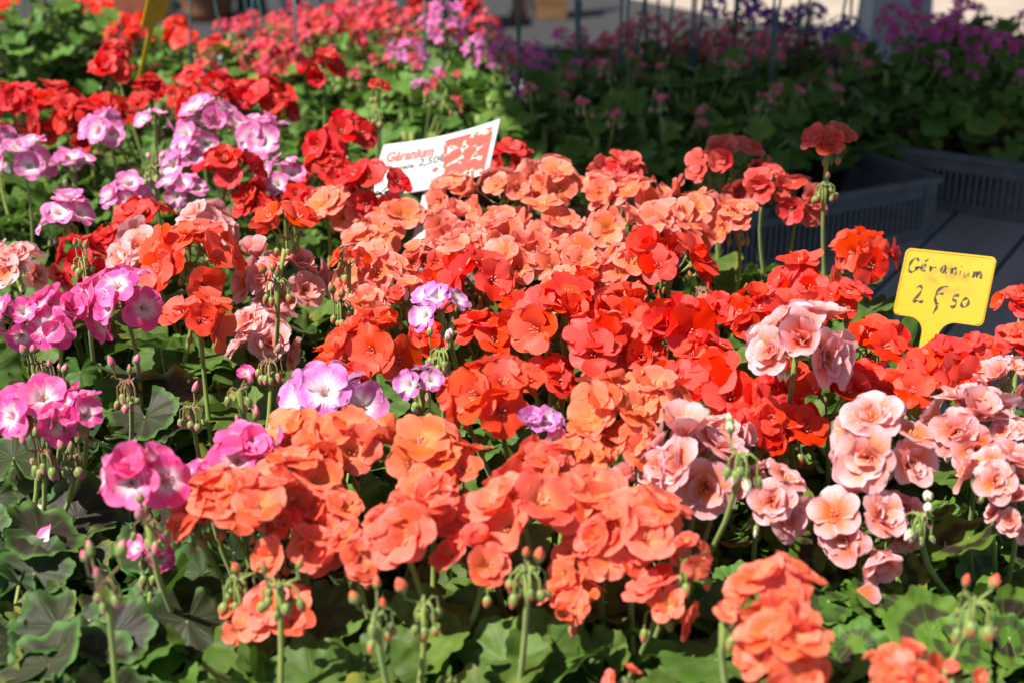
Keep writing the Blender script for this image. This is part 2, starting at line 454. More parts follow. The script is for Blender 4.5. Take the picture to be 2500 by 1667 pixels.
def blade(mb, M, rad, rnd, ivy=False, fold=0.0, nseg=72, nr=6):
    """a round, scalloped, pleated leaf; M carries (forward, side, normal) and the joint"""
    lobes = 5 if ivy else 7
    ph, ph2 = rnd.uniform(0, 6.28), rnd.uniform(0, 6.28)
    w1, w2 = rnd.uniform(.06, .20), rnd.uniform(.05, .13)
    cup = rnd.uniform(-.10, .26)
    ctr = mb.vert(M @ Vector((0, 0, 0)), (.5, 0))
    A = R(320)
    rings = []
    for i in range(1, nr + 1):
        rho = i / nr
        row = []
        for k in range(nseg + 1):
            f = k / nseg; th = -A / 2 + A * f
            lob = math.cos(lobes * A * (f - .5))
            if ivy: Rr = .78 + .26 * abs(math.cos(lobes / 2 * A * (f - .5))) ** .8
            else: Rr = 1 + .07 * lob + .065 * (abs(math.sin(A * (f - .5) * lobes * 1.5 + .8)) - .5)
            Rr *= 1 - .22 * max(0, (abs(f - .5) - .36) / .14) ** 2
            rr = rho * (1 + (Rr - 1) * rho ** 2)
            x, y = math.cos(th) * rr, math.sin(th) * rr
            z = cup * rho ** 1.6 + (.05 * lob * rho ** 1.5 if not ivy else .0) + w1 * rho ** 2 * math.cos(2 * th + ph) + w2 * rho ** 2.5 * math.sin(3 * th + ph2)
            z += .05 * rho ** 4 * math.sin(11 * th + ph) + fold * abs(y)
            row.append(mb.vert(M @ Vector((x * rad, y * rad, z * rad)), (f, rho)))
        rings.append(row)
    for k in range(nseg): mb.face((ctr, rings[0][k], rings[0][k + 1]), 0)
    for i in range(nr - 1):
        for k in range(nseg): mb.face((rings[i][k], rings[i + 1][k], rings[i + 1][k + 1], rings[i][k + 1]), 0)
    return ctr

def frame(o, fwd, nrm):
    nrm = Vector(nrm).normalized(); fwd = Vector(fwd); fwd = (fwd - nrm * fwd.dot(nrm)).normalized(); side = nrm.cross(fwd)
    M = Matrix((fwd, side, nrm)).transposed().to_4x4(); M.translation = o
    return M

_leaf = {}
def leaf_protos(kind):
    if kind not in _leaf:
        out, rnd = [], random.Random(len(kind) * 11 + 3)
        for k in range(22 if kind != 'ivy' else 12):
            e = R(rnd.choice((28, 42, 55, 66, 78)) + rnd.uniform(-6, 6)); L = rnd.uniform(.06, .10)
            rad = rnd.uniform(.016, .033) if kind != 'ivy' else rnd.uniform(.013, .022)
            tip = Vector((math.cos(e) * L, 0, math.sin(e) * L))
            tau = R(rnd.uniform(0, 55)); rollv = R(rnd.uniform(-35, 35))
            nrm = Vector((math.sin(tau), math.sin(rollv) * .8, math.cos(tau)))
            mb = MB()
            iv = kind == 'ivy'
            c = blade(mb, frame(tip, (math.cos(tau), rnd.uniform(-.6, .6), -math.sin(tau)), nrm), rad, rnd, iv, rnd.choice((0, 0, .15, -.12, .3)), 50 if iv else 72, 4 if iv else 6)
            mid = Vector((math.cos(e) * L * .55, 0, math.sin(e) * L * .45 - .004))
            pts = [tip, tip * .75 + mid * .25 - Vector((0, 0, .002)), mid, mid * .45, Vector((0, 0, 0))]
            mb.tube(pts, [.0012, .0013, .0015, .0017, .0020], 6, 1, start=c)
            out.append(mb.mesh('leaf_' + kind, [LEAF[kind], MAT['green_stem']]))
        _leaf[kind] = out
    return _leaf[kind]

# pot, soil, main stem: shared
def pot_mesh():
    mb = MB()
    mb.lathe([(.001, .002), (.030, .002), (.033, 0), (.041, .078), (.0445, .080), (.0450, .098), (.0425, .098), (.0400, .082), (.0395, .078)], 24)
    return mb.mesh('pot', [MAT['pot']])
def soil_mesh():
    mb = MB(); rnd = random.Random(2)
    c = mb.vert((0, 0, .084))
    rows = [[mb.vert((.0398 * r * math.cos(k * .3927), .0398 * r * math.sin(k * .3927), .082 + rnd.uniform(-.003, .003) * (r < 1)), (0, 0)) for k in range(16)] for r in (.35, .7, 1)]
    for k in range(16):
        mb.face((c, rows[0][k], rows[0][(k + 1) % 16]))
        for i in (0, 1): mb.face((rows[i][k], rows[i + 1][k], rows[i + 1][(k + 1) % 16], rows[i][(k + 1) % 16]))
    return mb.mesh('soil', [MAT['soil']])
POT, SOIL = pot_mesh(), soil_mesh()
STEMS = []
for k in range(3):
    rnd = random.Random(k + 40); mb = MB()
    c = mb.vert((0, 0, .08))
    for q in range(4):
        a = q * 1.6 + rnd.uniform(-.4, .4); o = rnd.uniform(.012, .03)
        h = rnd.uniform(.16, .21)
        mb.tube([(0, 0, .08), (math.cos(a) * o * .4, math.sin(a) * o * .4, .11), (math.cos(a) * o, math.sin(a) * o, .14), (math.cos(a) * o * 1.3, math.sin(a) * o * 1.3, h)], [.005, .005, .0045, .0035], 7, 0, start=c)
    STEMS.append(mb.mesh('stem', [MAT['green_stem']]))

# ------------------------------------------------------------------ the plant builder
TABLE_Z = .70
CANOPY = 1.02
G = math.pi * (3 - math.sqrt(5))
FD = {'coral': .056, 'apricot': .058, 'salmon': .053, 'pink': .058, 'vermilion': .058, 'blush': .055, 'scarlet': .057, 'lilac': .054, 'rose': .055, 'lavender': .052}
def flower_head(plant, base, C, w, var, rnd, n=None, axis=None, buds=None, fd=None, thick=.0023, bend=None):
    """an umbel: a stalk from the plant's foot, pedicels, florets on a dome, hanging buds. C is the middle of the head, w its width in metres"""
    ivy = FORMS.get(var) is None
    if fd is None: fd = min((FD.get(var, .049) if not ivy else .034) * rnd.uniform(.93, 1.07), w * .62)
    if axis is None:
        axis = Vector((rnd.gauss(-.06, .16), rnd.gauss(-.20, .16), 1)).normalized()
    Rf = max(.012, w / 2 - .36 * fd)
    node = C - axis * Rf * .42
    if n is None: n = max(4, int((2.7 if var == 'blush' else 2.1) * 2 * math.pi * Rf * Rf * 1.12 / (math.pi * fd * fd / 4) + 2.5))
    if ivy: n = max(5, int(n * .8))
    cone = R(98) if n > 6 else R(62)
    q = Vector((0, 0, 1)).rotation_difference(axis)
    mb = MB()
    inv = plant.matrix_world.inverted()
    P = lambda p: inv @ p
    foot = Vector((base.x + rnd.uniform(-.012, .012), base.y + rnd.uniform(-.012, .012), TABLE_Z + .085))
    h = node.z - foot.z
    c1 = foot + Vector((0, 0, h * .5)) + Vector((rnd.uniform(-.01, .01), rnd.uniform(-.01, .01), 0)); c2 = node - axis * h * .35
    pts = []
    for i in range(10):
        t = i / 9
        pts.append(P(foot * (1 - t) ** 3 + c1 * 3 * t * (1 - t) ** 2 + c2 * 3 * t * t * (1 - t) + node * t ** 3))
    rads = [thick * (1.25 - .4 * i / 9) for i in range(10)]; rads[-1] = thick * 1.35; rads[-2] = thick * .95
    mb.tube(pts, rads, 8, 0)
    hub = len(mb.v) - 1
    items = []
    ph0 = rnd.uniform(0, 6.28)
    for k in range(n):
        cz = 1 - (k + .5) / n * (1 - math.cos(cone)); th = k * G + ph0
        sn = math.sqrt(max(0, 1 - cz * cz))
        d = Vector((sn * math.cos(th), sn * math.sin(th), cz)) + Vector([rnd.gauss(0, .13) for _ in range(3)])
        d = (q @ d).normalized()
        rr = Rf * rnd.uniform(.74, 1.26)
        p = node + d * rr
        face = (d + Vector((-.05, -.12, .22)) + Vector([rnd.gauss(0, .22) for _ in range(3)])).normalized()
        sz = fd / 2 * rnd.uniform(.86, 1.14)
        tail = p - face * sz * .40
        mid = node * .5 + tail * .5 + Vector((0, 0, -.003))
        mb.tube([P(node + d * .0015), P(mid), P(tail)], [.0009, .0008, .0009], 5, 1, start=hub, cap=False)
        items.append((p, face, sz))
    if buds is None: buds = rnd.choice((2, 3, 4, 6))
    bl = []
    for k in range(buds):
        a = k * G + ph0 + 1; out = rnd.uniform(.006, .016)
        if n == 0: out = rnd.uniform(.003, .014)
        upb = rnd.random() < (.18 if n == 0 else .08)
        o = Vector((math.cos(a) * out, math.sin(a) * out, 0))
        drop = rnd.uniform(.004, .015)
        e = node + o + Vector((0, 0, -drop if not upb else drop + .004))
        mb.tube([P(node), P(node + o * .55 + Vector((0, 0, .004))), P(node + o * .95 + Vector((0, 0, 0.0 if not upb else .006))), P(e)], [.0009, .0009, .0008, .0009], 5, 1, start=hub, cap=False)
        dn = (Vector((o.x * 22, o.y * 22, -1 if not upb else 1)) + Vector([rnd.gauss(0, .15) for _ in range(3)])).normalized()
        bl.append((e, dn, rnd.uniform(.008, .0125)))
    st = put('flower_stalk', mb.mesh('flower_stalk', [MAT['green_stem'], V[var]['ped']]), plant)
    for p, face, sz in items:
        rot = Vector((0, 0, 1)).rotation_difference(face) @ Quaternion((0, 0, 1), rnd.uniform(-.8, .8) + (rnd.choice((0, 0, 1)) * 1.2))
        put('floret', floret(var, rnd), st, Matrix.LocRotScale(P(p), rot, (sz,) * 3))
    for p, dn, sz in bl:
        put('bud', bud(var, rnd), st, Matrix.LocRotScale(P(p) - dn * sz * .06, Vector((0, 0, 1)).rotation_difference(dn), (sz,) * 3))
    return st

PLANTS = []
def spec(var, leaf, label, heads, group=None, base=None, leaves=18, lh=1.0, foot=None):
    PLANTS.append(dict(var=var, leaf=leaf, label=label, heads=heads, group=group, base=base, leaves=leaves, lh=lh))

# heads: (x, y, width) in the layout grid, then height above the canopy and number of florets where they matter
spec('coral', 'green', 'coral geranium with a broad loose head beside the hot pink geraniums', [(520,1180,250,.0),(670,1130,220,0),(690,1250,210,-.02),(640,1420,190,-.06),(550,1430,100,-.07,3),(545,1320,50,-.03,0),(445,1200,140,-.01),(600,1170,210,.01),(775,1195,150,-.01)], leaves=30)
spec('coral', 'green', 'coral geranium blooming above two broad pale green leaves', [(920,1230,240,0),(820,1280,170,-.02),(990,1160,190,0),(1110,1290,190,-.02)], leaves=30)
spec('apricot', 'green', 'orange coral geranium touching the lilac cluster', [(770,1040,230,.01),(690,1010,170,0),(950,1070,240,0),(1040,1080,180,0)])
spec('coral', 'green', 'coral geranium with crowded heads right above the bare green stalks', [(1190,1180,260,.0),(1330,1160,250,0),(1340,1290,170,-.03),(1090,1185,150,-.01),(1250,1080,180,0)], leaves=30)
spec('coral', 'green', 'coral geranium with low shaded florets next to blush pink heads', [(1470,1220,240,0),(1595,1280,120,0,3),(1320,1380,160,-.05),(1520,1390,180,-.04),(1440,1565,90,-.05,2),(1410,1250,190,-.01)], leaves=30)
spec('apricot', 'green', 'pale coral geranium leaning over the blush pink geraniums', [(1400,950,210,.02),(1500,930,180,.02),(1340,1050,170,0),(1450,1030,150,0)])
spec('vermilion', 'green', 'orange geranium with a loose head beside the white and lilac florets', [(1140,900,220,.03,8),(1060,920,130,.02,4)])
spec('vermilion', 'green', 'orange geranium with a half open head on a brown stalk', [(850,790,190,.03,8),(765,830,110,.02,3)])
spec('coral', 'ring', 'coral geranium with round buds among ring marked leaves', [(1770,1380,220,0),(1800,1510,250,0),(1665,1420,100,0,2),(2240,1370,60,.02,0)], leaves=24)
spec('coral', 'ring', 'coral geranium with few florets low among ring marked leaves', [(2070,1545,180,0,6),(2200,1545,80,0,2)], leaves=22)
spec('blush', 'ring', 'blush pink double geranium standing tall above the scarlet ones', [(1835,785,250,.055)])
spec('blush', 'ring', 'blush pink geranium with green buds held up before it', [(1590,1060,250,.0),(1500,1090,160,-.01),(1650,1000,150,0),(1700,1035,60,.05,0)], leaves=22)
spec('blush', 'ring', 'blush pink geranium under the pale coral head, white buds below', [(1760,1140,190,-.03)], leaves=20)
spec('blush', 'ring', 'blush pink geranium with the widest double head', [(2030,1010,260,.01),(1960,1200,220,-.04),(2060,1190,140,-.05)], leaves=26)
spec('blush', 'ring', 'blush pink geranium next to the scarlet heads below the yellow tag', [(2220,975,220,.0),(2310,870,140,0),(2335,1000,110,0)], leaves=20)
spec('blush', 'ring', 'blush pink geranium with a tightly rolled rose like floret', [(2290,1100,200,-.01),(2340,1180,130,-.03),(2120,1180,50,-.02,0)], leaves=30)
spec('blush', 'green', 'blush pink geranium head beside the lavender geraniums', [(30,610,150,-.01)])
spec('blush', 'green', 'blush pink geranium tucked behind the orange geranium', [(330,590,180,-.01),(470,520,150,0)])
spec('blush', 'green', 'blush pink geranium behind a drooping bud cluster', [(650,640,210,-.01)])
spec('blush', 'green', 'blush pink geranium low between orange heads', [(610,770,160,-.02)])
SG = 'scarlet geraniums in the middle of the bed'
spec('scarlet', 'green', 'scarlet geranium rising from the salmon block', [(1100,650,200,.01),(1015,645,120,0)])
spec('scarlet', 'green', 'scarlet geranium with wide open five petalled florets', [(1290,740,210,.01),(1380,800,190,0),(1200,730,150,0),(1330,680,140,0)])
spec('scarlet', 'green', 'scarlet geranium in the dense middle of the bed', [(1540,770,210,0),(1450,720,150,0),(1470,810,160,-.01)], SG)
spec('scarlet', 'green', 'scarlet geranium against the salmon block with green buds', [(1550,600,210,.02),(1610,660,55,.0,0),(1640,720,130,-.01)])
spec('scarlet', 'green', 'scarlet geranium right behind the tall blush pink head', [(1840,665,210,0),(1730,730,150,-.01)])
spec('scarlet', 'green', 'scarlet geranium between the blush pink head and the yellow tag', [(2000,800,170,-.01),(1940,690,110,0)])
spec('scarlet', 'green', 'scarlet geranium around the foot of the yellow tag', [(2160,870,190,-.01),(2250,820,130,0),(2080,900,160,-.01)])
spec('scarlet', 'green', 'scarlet geranium showing beyond the edge of the yellow tag', [(2345,700,120,.0),(2340,790,120,0)])
spec('scarlet', 'green', 'single scarlet geranium head against the grey table', [(1985,575,150,-.01,8)])
spec('scarlet', 'green', 'scarlet geranium in the dense middle of the bed', [(1660,920,240,-.01),(1740,980,170,-.02),(1560,890,150,-.01),(1620,830,160,-.01)], SG)
spec('scarlet', 'green', 'scarlet geranium in the dense middle of the bed', [(1900,940,220,-.02),(2000,880,150,-.02),(1800,890,150,-.02),(1820,1000,180,-.03)], SG)
spec('scarlet', 'green', 'scarlet geranium behind the white and lilac florets', [(980,790,130,-.03),(1120,780,170,-.03)])
spec('scarlet', 'green', 'scarlet geranium in the dense middle of the bed', [(1270,880,160,-.04),(1400,870,130,-.03)], SG)
LS = 'salmon geranium in the dense salmon block'; GS = 'salmon geraniums in the block'
spec('salmon', 'green', 'salmon geranium directly below the white price card', [(1150,450,180,.02),(1040,450,140,.01)])
for hs in ([(1270,430,150,.02),(1210,420,120,.01)], [(1450,460,170,.01),(1380,450,130,.01)], [(900,530,160,0),(840,570,140,0)], [(1010,530,160,0)], [(1140,545,160,0)],
           [(1260,530,170,0)], [(1400,540,170,0)], [(1530,530,150,0)], [(870,635,170,0),(930,690,130,-.01)], [(980,620,150,0)], [(1070,585,160,0)], [(1190,605,170,0)],
           [(1310,610,170,0),(1300,670,130,-.01)], [(1430,630,160,0),(1400,690,130,-.01)], [(850,720,140,-.02),(800,660,110,-.02)]):
    spec('salmon', 'green', {1450: 'salmon geranium in front of the low rose red head', 870: 'salmon geranium behind the half open orange head', 850: 'low salmon geranium beside the white and lilac florets',
        1310: 'salmon geranium just behind the widest scarlet florets', 1430: 'salmon geranium beside the scarlet head with green buds', 1270: 'salmon geranium between the white card and the deep shade'}.get(hs[0][0], LS), hs, GS)
spec('salmon', 'green', 'salmon geranium beside the shaded rose red heads', [(1600,490,180,.01),(1690,520,120,0)])
spec('salmon', 'green', 'salmon geranium beside the deep red heads', [(790,490,150,.0),(740,475,110,0),(780,690,50,.02,0)])
spec('vermilion', 'green', 'large orange geranium head on a bare stalk', [(430,590,220,.03,11)])
spec('vermilion', 'green', 'orange geranium with two open florets and drooping buds', [(460,740,170,.02,6)])
spec('vermilion', 'green', 'orange geranium turned away, its underside and buds showing', [(660,530,160,.05,5),(635,640,70,.06,0)])
spec('vermilion', 'green', 'small orange geranium with a folded floret', [(800,600,100,.03,3)])
LC = 'deep red geranium in the row behind the lavender ones'; GC = 'deep red geraniums'
for hs in ([(40,240,130,.03),(-20,225,120,.03)], [(120,245,160,.03)], [(200,275,140,.02)], [(250,265,130,.02),(345,220,110,.03)], [(470,220,160,.04)], [(620,230,140,.03),(560,230,110,.03)]):
    spec('crimson', 'green', LC, hs, GC, leaves=14)
spec('crimson', 'green', 'tall deep red geranium with green buds at its heart', [(255,170,115,.06),(260,130,90,.07)], leaves=14)
spec('crimson', 'green', 'domed deep red geranium head standing apart before leafy plants', [(745,160,120,.06)], leaves=14)
spec('crimson', 'green', 'deep red geranium behind the left edge of the white card', [(785,315,165,.04),(740,390,120,.01)], leaves=14)
spec('crimson', 'green', 'deep red geranium covering the lower corner of the white card', [(850,430,180,.03),(780,410,110,.02)], leaves=14)
spec('crimson', 'green', 'round deep red geranium ringed by lavender florets', [(530,395,170,.04)], leaves=14)
spec('crimson', 'green', 'deep red geranium half shaded beside the white card', [(1180,375,130,.0)], leaves=14)
spec('crimson', 'green', 'deep red geranium behind white bud clusters', [(190,600,160,-.02),(260,560,120,-.01),(190,590,50,.04,0)], leaves=14)
spec('crimson', 'green', 'deep red geranium low between lavender and orange heads', [(330,515,150,-.01),(590,480,120,-.0),(690,465,100,0)], leaves=16)
spec('crimson', 'green', 'deep red geranium with two petals and hanging buds', [(868,200,60,.07,2),(865,250,45,.04,0)], leaves=12)
LL = 'lavender pink geranium with white eyed florets'; GL = 'lavender pink geraniums'
for hs in ([(50,370,140,.02),(0,330,110,.02)], [(160,385,110,.01),(240,305,120,.03)], [(480,285,170,.04),(465,240,60,.06)], [(600,315,130,.03)], [(430,380,130,.01),(420,440,110,0)]):
    spec('lavender', 'green', LL, hs, GL, leaves=14)
spec('lavender', 'green', 'lavender pink geranium, a lone floret over green buds', [(360,285,85,.04,3),(350,380,50,.03,0)], leaves=14)
spec('lavender', 'green', 'lavender pink geranium beside the round deep red head', [(650,410,120,.01)], leaves=14)
spec('lavender', 'green', 'lavender pink geranium turned away on a bare stalk', [(290,455,120,.01,6)], leaves=16)
spec('lavender', 'green', 'lavender pink geranium above a deep pink half opened floret', [(150,505,145,.01)], leaves=18)
spec('pink', 'dark', 'hot pink geranium with two joined heads over brown buds', [(40,730,140,.01,7),(125,725,160,.01,8),(90,830,60,-.01,0),(130,870,60,-.02,0)], leaves=22)
spec('pink', 'dark', 'hot pink geranium with a wide white eyed floret', [(270,690,190,.02,8),(295,870,70,.01,0)], leaves=24)
spec('pink', 'dark', 'hot pink geranium above dark leaves, petals ragged', [(60,940,175,.01,8),(175,950,140,.01,6),(95,1030,60,-.01,0),(165,1040,60,-.02,0)], leaves=28)
spec('pink', 'dark', 'hot pink geranium with one flat head on a tall stalk above dark leaves', [(325,1085,210,.03,8),(340,1190,60,.02,0)], leaves=30)
spec('pink', 'dark', 'hot pink geranium partly hidden by the coral heads', [(570,1060,200,.0),(480,1090,110,-.01)], leaves=24)
spec('pink', 'dark', 'hot pink geranium with a small bent head among dark leaves', [(345,1265,120,-.05,3),(240,1320,60,.03,0)], leaves=30)
spec('pink', 'dark', 'hot pink geranium with one half opened floret', [(545,885,80,.02,1),(575,975,50,-.02,0),(440,930,50,-.03,0),(620,825,45,.0,0)], leaves=22)
spec('lilac', 'green', 'white and lilac geranium over a hanging green bud cluster', [(1005,710,140,.05,4),(1015,800,60,.04,0)], leaves=14)
spec('lilac', 'green', 'white and lilac geranium with one large upright floret', [(970,880,120,.03,3)], leaves=20)
spec('lilac', 'green', 'white and lilac geranium squeezed under the pale coral head', [(1245,990,140,.01,5)], leaves=18)
spec('lilac', 'green', 'lilac geranium cluster behind the orange coral head', [(750,930,230,.0)], leaves=22)
spec('rose', 'green', 'rose red geranium low in the shade', [(1430,405,130,.02)], leaves=14)
spec('rose', 'green', 'rose red geranium with cupped florets in the shade', [(1695,375,170,.03),(1625,385,110,.03)], leaves=14)
spec('rose', 'green', 'rose red geranium on thin stalks before the black crate', [(1760,430,120,.03,6),(1835,450,130,.02,7)], leaves=14)
spec('rose', 'green', 'tall rose red geranium with a few petals over drooping buds', [(1905,330,130,.09,5),(1895,420,50,.05,0)], leaves=12)
# plants that show leaves only
spec('coral', 'green', 'leafy green geranium with one bare stalk and buds before the coral head', [(640,1335,40,.0,0)], 'green leafy plants', onz(700, 1565, .93), leaves=38)
spec('coral', 'green', 'leafy green geranium with two bare stalks and drooping orange buds', [(865,1400,40,.0,0),(975,1375,40,-.01,0)], 'green leafy plants', onz(930, 1565, .93), leaves=38)
spec('coral', 'green', 'leafy green geranium with the stoutest bare stalk and broad pale leaves', [(1212,1300,40,.01,0)], 'green leafy plants', onz(1190, 1545, .93), leaves=38)
FL = 'leafy green geranium filling the gaps below the lavender and deep red heads'
for x, y in ((330,340),(250,400),(100,450),(620,330),(380,450),(60,480),(690,250),(160,330),(560,300),(20,420)):
    spec('crimson', 'green', FL, [], 'leafy green fillers', onz(x, y, .92), leaves=26)
for k, (x, y, lf, lab) in enumerate([
    (40,1300,'dark','dark zoned geranium leaves beside the hot pink geraniums'), (150,1480,'dark','dark zoned geranium leaves beside the hot pink geraniums'),
    (330,1500,'dark','dark zoned geranium leaves beside the hot pink geraniums'), (230,1180,'dark','dark zoned geranium leaves beside the hot pink geraniums'), (430,1300,'dark','dark zoned geranium leaves beside the hot pink geraniums'),
    (480,1560,'green','green geranium leaves at the foot of the coral geraniums'), 
      (1480,1520,'green','green geranium leaves at the foot of the coral geraniums'), (1640,1560,'green','green geranium leaves at the foot of the coral geraniums'),
    (1900,1330,'ring','ring marked geranium leaves below the blush pink heads'), (2120,1360,'ring','ring marked geranium leaves below the blush pink heads'), (2310,1330,'ring','ring marked geranium leaves below the blush pink heads'),
    (2270,1500,'ring','ring marked geranium leaves below the blush pink heads'), (1980,1500,'ring','ring marked geranium leaves below the blush pink heads')]):
    spec('coral', lf, lab, [], {'dark': 'dark zoned leafy plants', 'green': 'green leafy plants', 'ring': 'ring marked leafy plants'}[lf], onz(x, y, .93), leaves=38)

# feet of the plants: under their heads, pushed apart so that the pots stand side by side
for p in PLANTS:
    pts = []
    for h in p['heads']:
        z = CANOPY + (h[3] if len(h) > 3 else 0)
        pts.append((onz(h[0], h[1], z), h[2]))
    p['pts'] = pts
    if p['base'] is None:
        W = sum(w for _, w in pts)
        p['base'] = sum((q * w for q, w in pts), Vector()) / W + Vector((0, .0, 0))
    p['base'] = Vector((p['base'].x, p['base'].y, TABLE_Z))
rr = random.Random(9)
for it in range(140):
    for i, a in enumerate(PLANTS):
        for b in PLANTS[i + 1:]:
            d = b['base'] - a['base']; L = d.length
            if L < .094:
                if L < 1e-4: d = Vector((rr.uniform(-1, 1), rr.uniform(-1, 1), 0)); L = d.length
                d *= (.094 - L) / L * .5
                a['base'] -= d; b['base'] += d

def leafage(e, kind, n, rnd, spread=1.0, zlo=.085, zhi=.15, smin=.8, smax=1.25):
    protos = leaf_protos(kind)
    for k in range(n):
        a = k * G + rnd.uniform(-.4, .4)
        z = zlo + (zhi - zlo) * (k + rnd.random()) / n
        r = .012 * rnd.random()
        s = rnd.uniform(smin, smax)
        M = Matrix.LocRotScale(Vector((math.cos(a) * r, math.sin(a) * r, z)), Quaternion((0, 0, 1), a) @ Quaternion((0, 1, 0), rnd.gauss(0, .16)) @ Quaternion((1, 0, 0), rnd.gauss(0, .2)), (s * spread, s * spread, s))
        put('leaf', rnd.choice(protos), e, M)

for i, p in enumerate(PLANTS):
    rnd = random.Random(i * 77 + 5)
    e = empty('geranium_plant', p['base'])
    bpy.context.view_layer.update() if i == 0 else None
    e.matrix_world = Matrix.Translation(p['base'])
    tag(e, p['label'], 'geranium', p['group'] or {'coral': 'coral geraniums', 'apricot': 'coral geraniums', 'vermilion': 'orange geraniums', 'scarlet': 'scarlet geraniums', 'salmon': 'salmon geraniums', 'crimson': 'deep red geraniums', 'blush': 'blush pink geraniums',
        'pink': 'hot pink geraniums', 'lavender': 'lavender pink geraniums', 'lilac': 'white and lilac geraniums', 'rose': 'rose red geraniums'}[p['var']])
    put('pot', POT, e); put('soil', SOIL, e); put('stem', STEMS[i % 3], e)
    for h, (C, w) in zip(p['heads'], p['pts']):
        n = h[4] if len(h) > 4 else None
        wm = metres(h[2], C) * 1.06
        ax = None
        if p['label'].startswith('orange geranium turned away'): ax = Vector((.15, .45, 1)).normalized()
        if n == 0:
            flower_head(e, p['base'], C, .03, p['var'], rnd, 0, Vector((0, 0, 1)), rnd.randint(8, 13))
        else:
            flower_head(e, p['base'], C, wm, p['var'], rnd, n, ax)
    leafage(e, p['leaf'], int(p['leaves'] * 1.7), rnd)
    p['obj'] = e

# single large leaves that stand out in front
def big_leaf(x, y, r, kind, nrm, fwd, z=.935):
    c = onz(x, y, z); rnd = random.Random(int(x * 3 + y))
    near = min((p for p in PLANTS if p['leaf'] == kind), key=lambda p: (p['base'].xy - c.xy).length)
    e = near['obj']; b = near['base']
    rad = metres(r, c); nrm = Vector(nrm).normalized(); fwd = Vector(fwd)
    fw = (fwd - nrm * fwd.dot(nrm)).normalized()
    j = c - fw * rad * .18 - b                        # joint of blade and petiole, in the plant's frame
    mb = MB()
    cc = blade(mb, frame(j, fw, nrm), rad, rnd, False, rnd.choice((0, .12, -.1)), 84, 7)
    f = Vector((0, 0, .10)); m1 = j * .55 + f * .45 + Vector((0, 0, -.012)) - nrm * .01
    pts = [j, j * .85 + m1 * .15 - nrm * .003, m1, m1 * .5 + f * .5, f]
    mb.tube(pts, [.0014, .0015, .0018, .002, .0024], 7, 1, start=cc)
    put('leaf', mb.mesh('leaf_' + kind, [LEAF[kind], MAT['green_stem']]), e)
for a in ((75,1300,88,'dark',(-.1,-.7,.7),(-.3,.4,.6)), (185,1175,98,'dark',(0,-.35,.95),(.2,.8,.2)), (120,1450,105,'dark',(-.1,-.25,1),(-.4,-.6,0)), (270,1470,95,'dark',(.1,-.4,.9),(.5,-.5,0)), (400,900,85,'dark',(0,-.2,1),(.6,.4,0)),
          (30,1040,80,'dark',(.2,-.4,.9),(-.2,.6,.2)), (430,1180,70,'dark',(.1,-.5,.9),(.3,.6,.2)), (600,920,75,'green',(-.2,-.55,.8),(.5,.5,.3)), (880,920,70,'green',(.1,-.4,.9),(.6,-.2,0)),
          (1900,1262,98,'ring',(0,-.75,.62),(0,.6,.75)), (2000,1360,58,'ring',(0,-.7,.7),(-.2,.6,.6)), (2065,1315,72,'ring',(.1,-.4,.9),(.4,.5,.3)), (2130,1445,105,'ring',(0,-.5,.85),(-.2,.6,.4)), (2320,1450,72,'ring',(.2,-.6,.75),(.2,.6,.5)),
          (2210,1490,84,'ring',(.1,-.3,.95),(.5,-.4,0)), (1805,1035,62,'ring',(-.1,-.6,.8),(-.1,.6,.6)), (1620,1365,60,'green',(.1,-.4,.9),(.4,.5,0)),
          (1150,1500,105,'green',(-.35,-.7,.6),(-.4,.5,.6)), (1265,1490,105,'green',(.35,-.7,.6),(.5,.5,.6)), (1005,1450,70,'green',(-.2,-.9,.4),(-.1,.4,.9)), (560,1490,90,'green',(-.2,-.5,.85),(-.5,.4,.2)), (650,1520,100,'green',(.2,-.5,.85),(.5,.4,.2)),
          (730,1550,110,'green',(.1,-.5,.85),(.4,.6,.3)), (1390,1490,62,'green',(-.5,-.7,.5),(-.2,.5,.8)), (1570,1560,70,'green',(0,-.5,.85),(.3,.5,.3)), (880,1500,80,'green',(0,-.4,.9),(-.4,.4,.1)), (1690,1340,60,'green',(0,-.5,.9),(.2,.6,.3)), (1960,1480,70,'ring',(-.1,-.5,.85),(-.4,.5,.3))):
    big_leaf(*a)

